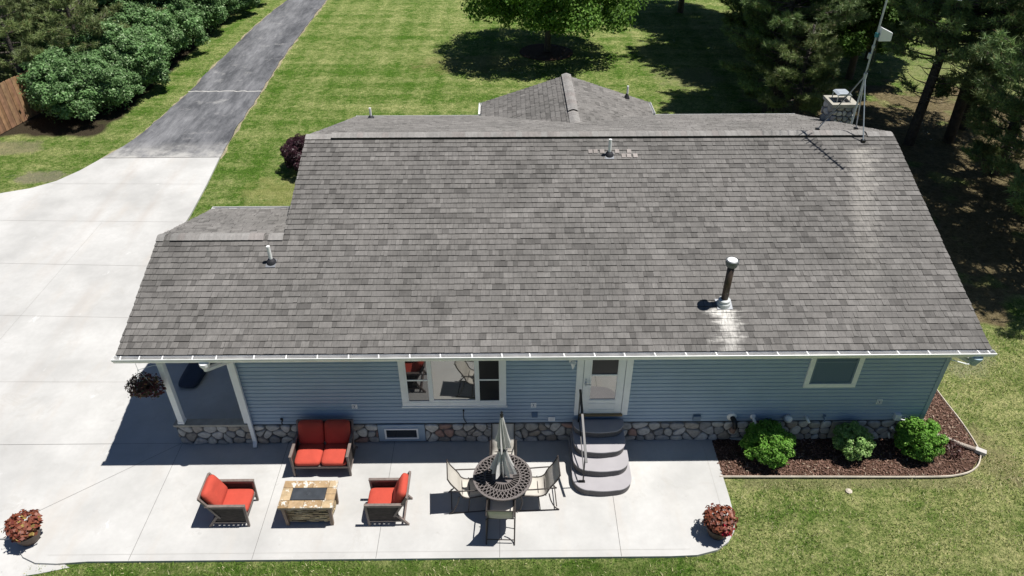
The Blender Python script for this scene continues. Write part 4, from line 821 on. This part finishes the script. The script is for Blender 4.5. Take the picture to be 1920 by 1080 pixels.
sling_chair((-.15, -2.17, 0), R(178), 'beige sling chair at the near lawn side of the round table, seen from behind'); sling_chair((-.11, -.93, 0), R(0), 'beige sling chair behind the umbrella, backed up to the stone wall')
# entry steps with handrail
sp = empty('entry_steps', (1.9, 0, 0), label='grey moulded entry steps with rounded corners below the white storm door', cat='steps')
def tread(x0, x1, yb, yf, z0, z1, rad=.3, bow=.0):
    x0 -= 1.9; x1 -= 1.9; P = [(x0, yb), (x1, yb)]; n = 10
    for i in range(n+1): a = i/n*math.pi/2; P.append((x1-rad+rad*math.cos(a), yf+rad-(rad)*math.sin(a)+bow))
    cxm = (x0+x1)/2
    for i in range(1, 8): u = i/8; x = x1-rad-(x1-x0-2*rad)*u; P.append((x, yf-.025*math.sin(math.pi*u)))
    for i in range(n+1): a = math.pi/2+i/n*math.pi/2; P.append((x0+rad+rad*math.cos(a), yf+rad-rad*math.sin(a)+bow))
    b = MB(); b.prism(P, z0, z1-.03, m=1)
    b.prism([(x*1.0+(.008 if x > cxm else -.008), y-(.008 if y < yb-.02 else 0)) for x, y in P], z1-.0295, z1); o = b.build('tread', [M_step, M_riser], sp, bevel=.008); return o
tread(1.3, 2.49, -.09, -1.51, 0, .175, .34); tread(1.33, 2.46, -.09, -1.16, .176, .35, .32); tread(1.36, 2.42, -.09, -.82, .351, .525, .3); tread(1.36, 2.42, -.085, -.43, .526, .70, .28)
hr = empty('handrail', (0, 0, 0)); hr.parent = sp; X_ = -.43
b = MB(); b.bar((X_, -.12, 1.6), (X_+.03, -1.52, .99), .05, .02); b.build('rail', mat('glossy_black_rail', (.02, .02, .022), .3, spec=.8), hr, bevel=.004)
b = MB(); b.bar((X_+.03, -1.3, .175), (X_+.03, -1.3, 1.08), .025, .025, up=(0, 1, 0)); b.box(X_-.06, X_+.07, -1.33, -1.27, .175, .19); b.build('post', M_black, hr)
b = MB(); b.bar((X_, -.16, .7), (X_, -.16, 1.58), .025, .025, up=(0, 1, 0)); b.build('post', M_black, hr)
b = MB(); b.bar((X_, -.16, .95), (X_+.03, -1.3, .45), .02, .02); b.build('lower_rail', M_black, hr)
# dark bench-like cushion on the porch floor
b = MB(); cushion(b, (0, 0, .085), (.52, 2.1, .16), e=.35); b.build('floor_cushion', M_porch, smooth=True, loc=(-7.5, 2.68, .0), label='long dark padded cushion lying on the shaded porch floor', cat='cushion').rotation_euler = (0, 0, R(-3))
# corrugated drain pipe
b = MB(); P = bez([(9.0, .05, .06), (9.35, -.04, .07), (9.75, -.3, .06), (9.98, -.42, .05)], 22); b.tube(P, [.042+.007*(i % 2) for i in range(len(P))], 10); dp = b.build('drain_pipe', M_corr, label='tan corrugated drain pipe crossing the mulch to the lawn', cat='drain pipe')
b = MB(); b.bar((9.96, -.42, .05), (10.14, -.53, .04), .12, .09); b.build('outlet_end', mat('dusty_plastic', (.45, .43, .4), .6), dp, bevel=.006)
b = MB(); b.lathe([(.0, .0), (.06, .005), (.07, .03), (.03, .055), (0, .055)], (0, 0, 0), 7); b.build('stone', M_edge, loc=(6.9, -1.42, -.06), label='small tan stone lying in the grass beside the mulch bed', cat='stone')

# ---------------------------------------------------------------- plants
def leaf_arrays(P, N, size, ar=.5, fold=.25, rj=.8, seed=0):
    r = np.random.default_rng(seed); n = len(P); N = N+r.normal(0, rj, (n, 3)); N /= np.linalg.norm(N, axis=1)[:, None]+1e-9
    T = r.normal(0, 1, (n, 3)); T -= (T*N).sum(1)[:, None]*N; T /= np.linalg.norm(T, axis=1)[:, None]+1e-9; B = np.cross(N, T)
    L = (size*r.uniform(.6, 1.3, n))[:, None]; W = L*ar
    return np.stack([P-T*L*.5, P+B*W*.5+N*L*fold*.3, P+T*L*.5-N*L*fold*.4, P-B*W*.5+N*L*fold*.3], 1).reshape(-1, 3)
def blobcrown(blobs, n, size, cols, seed=1, ar=.5, rj=.5, shell=(.72, 1.04), up=.7, vary=.2):
    r = np.random.default_rng(seed); A = np.array([q[3]*q[4]+q[4]*q[5]+q[3]*q[5] for q in blobs]); k = r.choice(len(blobs), n, p=A/A.sum()); Bl = np.array(blobs, float)[k]
    d = r.normal(0, 1, (n, 3)); d /= np.linalg.norm(d, axis=1)[:, None]; s = r.uniform(*shell, n)[:, None]
    rough = 1+.13*np.sin(d[:, :1]*9+k[:, None])*np.cos(d[:, 1:2]*8+d[:, 2:]*7+k[:, None]*2)
    P = Bl[:, :3]+d*Bl[:, 3:]*s*rough; N = d+np.array([0, 0, up]); keep = np.ones(n, bool)
    for i, q in enumerate(blobs):
        e = ((P-np.array(q[:3]))/np.array(q[3:])); keep &= ~((np.linalg.norm(e, axis=1) < .68) & (k != i))
    P, N, k = P[keep], N[keep], k[keep]; V = leaf_arrays(P, N, size, ar, rj=rj, seed=seed); n = len(P)
    t = r.random(n)[:, None]; C = (1-t)*np.array(cols[0])+t*np.array(cols[1]); tone = 1+vary*r.uniform(-1, 1, len(blobs))[k][:, None]; C = C*tone
    if len(cols) > 2: m = r.random(n) < .1; C[m] = cols[2]
    return V, C
def foliage(name, V, C, m, parent): return npmesh(name, V, np.arange(len(V)).reshape(-1, 4), m, parent, C)
def sticks(name, root, tips, r0, m, parent, seed=1):
    b = MB(); r = random.Random(seed)
    for t in tips:
        mid = [(root[i]+t[i])/2+r.uniform(-.1, .1)*abs(t[2]-root[2]) for i in range(3)]; P = bez([root, mid, t], 4); b.tube(P, [r0*(1-.8*i/(len(P)-1)) for i in range(len(P))], 6, cap=False)
    return b.build(name, m, parent)
def shrub(name, loc, blobs, n, size, cols, label, cat, group=None, m=M_leaf, seed=1, **kw):
    o = empty(name, loc, label=label, cat=cat, group=group); V, C = blobcrown(blobs, n, size, cols, seed, **kw); foliage('foliage', V, C, m, o)
    sticks('stems', (0, 0, 0), [(q[0], q[1], q[2]) for q in blobs], .012+.012*blobs[0][3], M_bark2, o, seed); return o
def shrub_blobs(R_, H, n, seed):
    r = random.Random(seed); out = [(0, 0, H*.45, R_*.78, R_*.78, H*.42)]
    for i in range(n): a = r.uniform(0, 6.28); q = R_*.55*math.sqrt(r.random()); out.append((q*math.cos(a), q*math.sin(a), H*r.uniform(.3, .72), R_*r.uniform(.34, .55), R_*r.uniform(.34, .55), H*r.uniform(.22, .36)))
    return out
def clumps(R_, H, n, seed, r0=.16, r1=.27, k_=1):
    r = random.Random(seed); out = [(0, 0, H*.45, R_*.7, R_*.7, H*.38)]; ph = [r.uniform(0, 6.28) for _ in range(4)]
    for i in range(n):
        a = r.uniform(0, 6.28); e = math.asin(r.uniform(-.55, 1)); k = 1+k_*(.16*math.sin(2*a+ph[0])+.12*math.sin(3*a+ph[1]+2*e)+.1*math.sin(5*a+ph[2])); q = r.uniform(.74, .98)*k; rr = R_*r.uniform(r0, r1)
        out.append((q*R_*math.cos(a)*math.cos(e), q*R_*math.sin(a)*math.cos(e), max(rr*.7, H*.48+q*H*.5*math.sin(e)), rr, rr, rr*r.uniform(.6, .95)))
    return out
GC = [(.085, .21, .025), (.19, .4, .06), (.3, .5, .12)]; GC2 = [(.17, .31, .08), (.36, .54, .19), (.5, .62, .3)]
shrub('green_shrub', (5.45, -.5, 0), clumps(.5, .8, 120, 1, .15, .24, .15), 15000, .055, GC, 'bushy bright green shrub nearest the patio in the mulch bed', 'shrub', 'green shrubs in the mulch bed', seed=1)
shrub('green_shrub', (7.27, -.42, 0), clumps(.4, .7, 100, 2, .15, .24, .15), 10000, .053, GC2, 'paler, smaller green shrub in the middle of the mulch bed', 'shrub', 'green shrubs in the mulch bed', seed=2)
shrub('green_shrub', (8.68, -.4, 0), clumps(.46, .8, 110, 3, .15, .24, .15), 12500, .055, GC, 'sunlit green shrub at the house corner beside the drain pipe', 'shrub', 'green shrubs in the mulch bed', seed=3)
RC = [(.035, .012, .016), (.07, .02, .025)]
shrub('dark_plant', (9.42, -.42, 0), [(0, 0, .1, .26, .26, .12)], 420, .06, [(.04, .018, .014), (.08, .03, .025)], 'low dark red plant in the mulch below the drain pipe', 'plant', m=M_red_leaf, seed=5)
shrub('purple_bush', (-7.25, 13.2, -.05), clumps(.85, 1.25, 110, 6, .13, .22, .5), 24000, .07, [(.03, .01, .016), (.06, .02, .03)], 'dark purple leaved bush beyond the left end of the roof', 'bush', m=M_red_leaf, seed=6)
shrub('evergreen_bush', (-6.05, 11.3, -.05), clumps(.75, 1.5, 80, 7, .13, .22), 14000, .06, [(.02, .05, .012), (.04, .09, .02)], 'dark evergreen bush close behind the low porch roof', 'bush', seed=7)
# flower pots
def pot(loc, label, cols, seed, cols2=None):
    o = empty('flower_pot', loc, label=label, cat='flower pot', group='potted red plants at the patio corners')
    b = MB(); b.lathe([(.16, 0), (.2, .1), (.235, .24), (.25, .25), (.25, .275), (.225, .275), (.215, .23), (.19, .2)], (0, 0, 0), 28); b.build('pot', M_pot, o, smooth=True)
    b = MB(); b.lathe([(.215, .235), (.1, .25), (0, .255)], (0, 0, 0), 20); b.build('soil', M_soil, o)
    V, C = blobcrown([(0, .02, .42, .3, .3, .2), (.12, .08, .48, .17, .17, .13), (-.14, .03, .44, .17, .17, .13), (.03, -.14, .4, .17, .17, .12)], 1000, .085, cols, seed, ar=.75, rj=.5, vary=.1); 
    if cols2: V2, C2 = blobcrown([(.06, -.17, .36, .14, .13, .12)], 260, .07, cols2, seed+1, ar=.6, rj=.6); V = np.concatenate([V, V2]); C = np.concatenate([C, C2])
    foliage('foliage', V, C, M_red_leaf, o); return o
pot((-9.1, -2.42, 0), 'brown pot of rust red coleus at the left corner of the patio', [(.16, .035, .025), (.3, .1, .05), (.34, .24, .07)], 11)
pot((3.97, -2.42, 0), 'brown pot of rust and crimson foliage at the right corner of the patio', [(.14, .035, .025), (.3, .1, .05), (.1, .05, .03)], 12, [(.4, .01, .03), (.55, .02, .07)])
# hanging basket
hb = empty('hanging_basket', (-7.24, -.26, 1.74), label='trailing dark flower basket hanging under the eave beside the porch post', cat='hanging basket')
b = MB(); b.lathe([(.05, -.02), (.14, .03), (.19, .15), (.195, .17), (.18, .165), (.1, .05)], (0, 0, 0), 18); b.build('basket', M_pot, hb, smooth=True)
b = MB(); [b.tube([(.18*math.cos(a), .18*math.sin(a), .16), (0, 0, .62)], .004, 4) for a in (0, 2.1, 4.2)]; b.tube([(0, 0, .62), (0, 0, 1.1)], .005, 4); b.tube([(-.0, 0, .6), (.25, .1, .62), (.42, .22, .55)], .006, 4); b.build('hanger', M_white, hb)
V, C = blobcrown([(0, 0, .2, .3, .28, .2), (-.15, 0, .12, .22, .2, .22), (.16, .02, .1, .2, .2, .2), (-.05, .05, .3, .2, .2, .12)], 1300, .06, [(.03, .05, .015), (.1, .03, .03), (.5, .3, .12)], 15, ar=.7, vary=.4); C[rng.random(len(C)) < .35] = (.1, .015, .02)
foliage('foliage', V, C, M_red_leaf, hb)

# ---------------------------------------------------------------- fence
fe = empty('wooden_fence', (-20, 17, -.06), label='weathered cedar privacy fence at the left, half hidden by the hedge', cat='fence')
r = random.Random(12); p0 = Vector((-20.95, 12.6, -.06)); p1 = Vector((-19.2, 21.0, -.06)); L = (p1-p0).length; d = (p1-p0)/L; n_ = Vector((d.y, -d.x, 0)); b = MB(); n = int(L/.145)
for i in range(n):
    a = p0+d*i*.145-fe.location; h = 1.75+r.uniform(-.02, .02); q = r.uniform(.7, 1.3); c = (q, q*r.uniform(.92, 1.05), q*r.uniform(.85, 1.05)); o_ = n_*(.012*(i % 2)); w_ = .137
    P = [a+o_, a+d*w_+o_, a+d*w_+o_+n_*.02, a+o_+n_*.02]; b.prism([(0, 0), (w_, 0), (w_, h-.03), (w_-.03, h), (.03, h), (0, h-.03)], 0, .018, c=c, T=lambda x, y, z, a=a, o_=o_: tuple(a+d*x+o_+n_*z+Vector((0, 0, y+.03))))
b.build('fence_board', M_cedar, fe)
b = MB(); 
for h in (.35, 1.3): b.bar(p0-fe.location-n_*.03+Vector((0, 0, h)), p1-fe.location-n_*.03+Vector((0, 0, h)), .05, .09, c=(.8, .8, .8))
b.build('rail', M_cedar, fe)

# ---------------------------------------------------------------- trees
def pine_mesh(seed, H=11., z0=1.8, Rm=3.6, dens=1.0, cols=((.09, .16, .05), (.28, .38, .15))):
    r = random.Random(seed); rn = np.random.default_rng(seed); wood = MB(); tr = MB(); P = []; D = []; C = []
    lean = (r.uniform(-.15, .15), r.uniform(-.15, .15)); tp = [(lean[0]*math.sin(z*.4), lean[1]*math.sin(z*.3), z) for z in np.linspace(-.15, H, 12)]
    tr.tube(tp, [.19*(1-.8*i/11)+.02 for i in range(12)], 9)
    z = z0*.55
    while z < H-.3:
        nb = r.randint(4, 6); a0 = r.uniform(0, 6.28); f = (z-z0)/(H-z0); live = z > z0
        Rz = Rm*(.75+.35*f if f < .35 else 1.05*(1-f)**.6*1.15)*1.0
        for i in range(nb):
            if r.random() < .15: continue
            a = a0+6.28*i/nb+r.uniform(-.3, .3); L = Rz*r.uniform(.65, 1.1)*(1 if live else .5); rise = r.uniform(-.12, .18)+.35*max(f, 0); base = Vector((0, 0, z+r.uniform(-.15, .15)))
            u = Vector((math.cos(a), math.sin(a), 0)); mid = base+u*L*.5+Vector((0, 0, L*rise*.4)); tip = base+u*L+Vector((0, 0, L*rise+.12*L)); pp = bez([base, mid+Vector((r.uniform(-.1, .1), r.uniform(-.1, .1), 0)), tip], 5)
            wood.tube(pp, [.038*(1-.85*k/(len(pp)-1))*(L/3+.35) for k in range(len(pp))], 5, cap=False)
            if not live and r.random() < .8:
                for k in range(3): q = pp[r.randint(3, len(pp)-1)]; wood.tube([q, q+Vector((r.uniform(-.4, .4), r.uniform(-.4, .4), r.uniform(-.25, .15)))], [.008, .002], 3, cap=False)
                continue
            tone = r.uniform(.7, 1.25)
            for k in range(int(17*dens*L/2.6)+4):
                t = r.uniform(.3, 1)**.75; q = pp[min(len(pp)-1, int(t*(len(pp)-1)))]; side = r.choice((-1, 1)); sl_ = (1-t*.55)*L*r.uniform(.08, .36)
                v = (Vector((-u.y, u.x, 0))*side*r.uniform(.4, 1)+u*r.uniform(.3, 1)).normalized(); e = q+v*sl_+Vector((0, 0, r.uniform(-.05, .16)))
                if sl_ > .25: wood.tube([q, e], [.011, .005], 3, cap=False)
                for m_ in range(r.randint(1, 3)):
                    P.append(tuple(e+Vector((r.uniform(-.15, .15), r.uniform(-.15, .15), r.uniform(-.06, .12)))*(m_ > 0))); D.append(tuple(v*.7+Vector((0, 0, r.uniform(.2, .9))))); C.append(tone*r.uniform(.8, 1.2))
        z += r.uniform(.3, .48)
    P, D, C = np.array(P), np.array(D), np.array(C); D /= np.linalg.norm(D, axis=1)[:, None]; K = 20; n = len(P)
    dirs = D[:, None, :]*.75+rn.normal(0, .55, (n, K, 3)); dirs /= np.linalg.norm(dirs, axis=2)[:, :, None]; ln = rn.uniform(.14, .27, (n, K, 1))
    off = D[:, None, :]*rn.uniform(-.12, .08, (n, K, 1)); b0 = P[:, None, :]+off; tip = b0+dirs*ln; s = np.cross(dirs, rn.normal(0, 1, (n, K, 3))); s /= np.linalg.norm(s, axis=2)[:, :, None]+1e-9
    w_ = rn.uniform(.009, .016, (n, K, 1)); V = np.stack([b0-s*w_, b0+s*w_, tip], 2).reshape(-1, 3)
    t = rn.random((n, K, 1)); col_ = ((1-t)*np.array(cols[0])+t*np.array(cols[1]))*C[:, None, None]; dead = rn.random((n, K)) < .05; col_[dead] = (.2, .14, .06)
    return tr, wood, V, col_.reshape(-1, 3)
def make_pine(seed, **k):
    o = empty('pine_tree', (0, 0, 0)); tr, wd, V, C = pine_mesh(seed, **k); tr.build('trunk', M_bark, o, smooth=True); wd.build('branches', M_bark2, o)
    npmesh('crown', V, np.arange(len(V)).reshape(-1, 3), M_needle, o, C); return o
def place(o, loc, rz, sc_, label, cat, group, used=set()):
    if o.name in used: o = copy_tree(o)
    else: used.add(o.name)
    o.location = loc; o.rotation_euler = (0, 0, rz); o.scale = (sc_, sc_, sc_); return tag(o, label, cat, group)
pA = make_pine(21, H=11, z0=1.5, Rm=3.6, dens=2.0); pB = make_pine(22, H=12, z0=3.3, Rm=3.1, dens=1.3); pC = make_pine(23, H=10, z0=1.0, Rm=3.4, dens=1.6)
PG = 'pines in the shady grove right of the house'
for o, x, y, rz, s, l in [
    (pA, 11.2, 18.4, .3, .8, 'dark pine behind the chimney side of the lawn, leftmost of the grove'),
    (pB, 11.9, 19.4, 2.1, .9, 'slim pine directly behind the leftmost pine of the grove'),
    (pB, 15.55, 15.1, 1.2, .95, 'pine with bare lower trunk right of the antenna mast'),
    (pB, 17.2, 15.3, 4.0, 1.0, 'pine trunk in front of the sunlit gap at the right'),
    (pB, 18.4, 16.6, 5.2, 1.05, 'leaning looking pine second from the right picture edge'),
    (pC, 17.0, 9.6, .9, .95, 'low branched pine at the right edge of the picture'),
    (pC, 16.3, 6.3, 2.4, .95, 'near pine just beyond the right end of the roof'),
    (pA, 13.3, 24.0, 1.7, 1.1, 'tall pine at the top edge left of the mast'),
    (pB, 25.0, 8.5, .2, 1.1, 'outer pine at the far right edge'),
    (pA, 22.3, 8.2, 5.0, 1.0, 'pine shading the litter beside the right lawn'),
    (pA, 12.4, 26.5, 4.4, 1.1, 'pine at the top edge beyond the leftmost pine'),
    (pB, 17.5, 26.0, 3.0, 1.15, 'background pine behind the white booster box')]:
    place(o, (x, y, -.06), rz, s, l, 'tree', PG)
pD = make_pine(24, H=5.6, z0=.7, Rm=2.5, dens=1.9, cols=((.11, .16, .05), (.3, .36, .15)))
place(pD, (11.4, 16.4, -.06), .6, .74, 'small pale green pine in front of the leftmost dark pine', 'tree', PG)
place(pD, (17.6, 12.6, -.06), 2.2, 1.12, 'young pine with bright sunlit needle tufts at the right edge', 'tree', PG)
LG2 = 'pines behind the hedge on the left'
for o, x, y, rz, s, l in [(pD, -20.6, 19.9, 3.0, .8, 'small yellow green pine between the cedar fence and the hedge'), (pD, -18.7, 21.3, 5.0, .86, 'young yellow green pine poking over the nearest hedge bush'), (pD, -18.6, 25.4, .5, .95, 'young yellow green pine behind the third hedge bush'), (pC, -22.6, 22.6, 1.0, 1.0, 'pine rising behind the cedar fence at the left edge'), (pC, -21.0, 25.2, 3.9, .95, 'pine over the hedge at the top left corner'), (pA, -17.8, 27.5, 2.0, 1.0, 'pine farther along behind the hedge'),
    (pC, -23.5, 26.5, 5.0, 1.1, 'dark pine in the top left background'), (pC, -18.2, 34, .4, 1.1, 'pine near the far end of the driveway')]:
    place(o, (x, y, -.06), rz, s, l, 'tree', LG2)
def tree_mesh(seed, H, cz, Rx, Rz, nb, n, size, cols, trunk_r=.14, name='deciduous_tree', bias=0):
    r = random.Random(seed); blobs = []
    for i in range(nb):
        a = r.uniform(0, 6.28); q = math.sqrt(r.random())*.74; zz = r.uniform(-.72, .75); k = math.sqrt(max(.1, 1-zz*zz)); rr = Rx*r.uniform(.2, .34)
        blobs.append((q*k*Rx*math.cos(a), q*k*Rx*math.sin(a), cz+zz*Rz, rr, rr, rr*r.uniform(.55, .8)))
    for i in range(nb*3):
        a = r.uniform(0, 6.28); e = math.asin(r.uniform(-.75, 1)); q = r.uniform(.72, .97); rr = Rx*r.uniform(.09, .17)
        blobs.append((q*Rx*math.cos(a)*math.cos(e), q*Rx*math.sin(a)*math.cos(e), cz+q*Rz*math.sin(e), rr, rr, rr*r.uniform(.6, .9)))
    for i in range(nb//2): a = 6.28*i/(nb//2)+r.uniform(-.2, .2); rr = Rx*r.uniform(.16, .26); q = Rx*r.uniform(.72, .92); blobs.append((q*math.cos(a), q*math.sin(a), cz+Rz*r.uniform(-.6, .25), rr, rr, rr*.7))
    o = empty(name, (0, 0, 0)); V, C = blobcrown(blobs, n, size, cols, seed, ar=.6, rj=.9, shell=(.45, 1.08), vary=.22); foliage('crown', V, C, M_leaf, o)
    b = MB(); b.tube([(0, 0, -.1), (.03, .02, cz*.3), (0, .05, cz*.6), (.05, 0, cz)], [trunk_r*1.25, trunk_r, trunk_r*.85, trunk_r*.5], 9); b.build('trunk', M_bark2, o, smooth=True)
    b = MB()
    for q in blobs[:nb]: z0 = min(q[2]*.7, cz*.85)*r.uniform(.6, .9); P = bez([(0, 0, z0), ((q[0])*.5, q[1]*.5, (z0+q[2])/2+.1), q[:3]], 4); b.tube(P, [trunk_r*.4*(1-.8*i/(len(P)-1)) for i in range(len(P))], 5, cap=False)
    b.build('limbs', M_bark2, o); return o
yt = tree_mesh(31, 6.5, 3.7, 4.1, 2.5, 38, 95000, .16, [(.06, .14, .022), (.15, .28, .045), (.26, .43, .1)])
place(yt, (2.1, 26.4, -.06), .4, 1, 'round leafy tree alone on the back lawn in its own dark shadow', 'tree', None)
dt = tree_mesh(32, 8, 4.2, 2.8, 3.2, 30, 52000, .16, [(.045, .1, .02), (.11, .2, .04)])
DG = 'broadleaf trees among the pines at the right'
for x, y, rz, s, l in [(13.6, 20.8, 0, 1, 'leafy broadleaf tree between the pines left of the mast'), (18.0, 25.0, 2, 1.15, 'leafy broadleaf tree behind the sunlit gap'), (10.3, 33.5, 4, 1.1, 'dark broadleaf tree at the top edge beyond the lone lawn tree'), (13.3, 30.5, 1, 1.25, 'background broadleaf tree at the top edge behind the grove'), (16.0, 22.3, 3.4, 1.05, 'leafy broadleaf tree right behind the antenna mast'), (28.0, 13.5, 3, 1.1, 'broadleaf tree at the far right beyond the litter')]:
    place(dt, (x, y, -.06), rz, s, l, 'tree', DG)
# lilac hedge on the left: each bush its own
lb = [empty('hedge_bush', (0, 0, 0)) for _ in range(2)]
LC = [(.1, .2, .065), (.21, .35, .14), (.4, .53, .3)]
for i, o in enumerate(lb):
    V, C = blobcrown(clumps(1.85, 3.0, 190, 40+i, .09, .18, 1.1), 46000, .125, LC, 40+i, ar=.6, rj=.6, up=.7, vary=.3, shell=(.45, 1.3)); foliage('foliage', V, C, M_leaf, o); sticks('stems', (0, 0, 0), [(q[0], q[1], q[2]) for q in clumps(1.85, 3.0, 190, 40+i, .09, .18, 1.1)[::12]], .04, M_bark2, o, 3)
HG = 'bushes of the tall hedge along the driveway'
words = ['nearest bush of the hedge, beside the end of the cedar fence', 'second bush of the hedge, facing the concrete drive', 'third bush of the hedge, bulging towards the asphalt', 'fourth bush of the hedge, level with the sealed crack', 'fifth bush of the hedge', 'sixth bush of the hedge, near the tree shadow on the drive', 'seventh bush of the hedge', 'eighth bush of the hedge, at the top of the picture', 'ninth bush of the hedge, last before the picture edge', 'rear bush behind the nearest hedge bush', 'rear bush behind the third hedge bush', 'rear bush behind the fifth hedge bush', 'rear bush behind the seventh hedge bush']
for i, (x, y, s) in enumerate([(-18.1, 18.3, .86), (-17.0, 19.1, .78), (-17.1, 21.3, .95), (-17.2, 24.0, .95), (-17.3, 26.8, 1.0), (-16.8, 29.8, .95), (-16.6, 32.8, 1.05), (-16.4, 36.0, 1.05), (-16.2, 39.5, 1.1), (-19.4, 22.0, .85), (-19.6, 24.5, 1.1), (-19.8, 28.5, 1.1), (-19.5, 32.5, 1.2)]):
    place(lb[i % 2], (x, y, -.06), i*1.7, s, words[i], 'bush', HG)
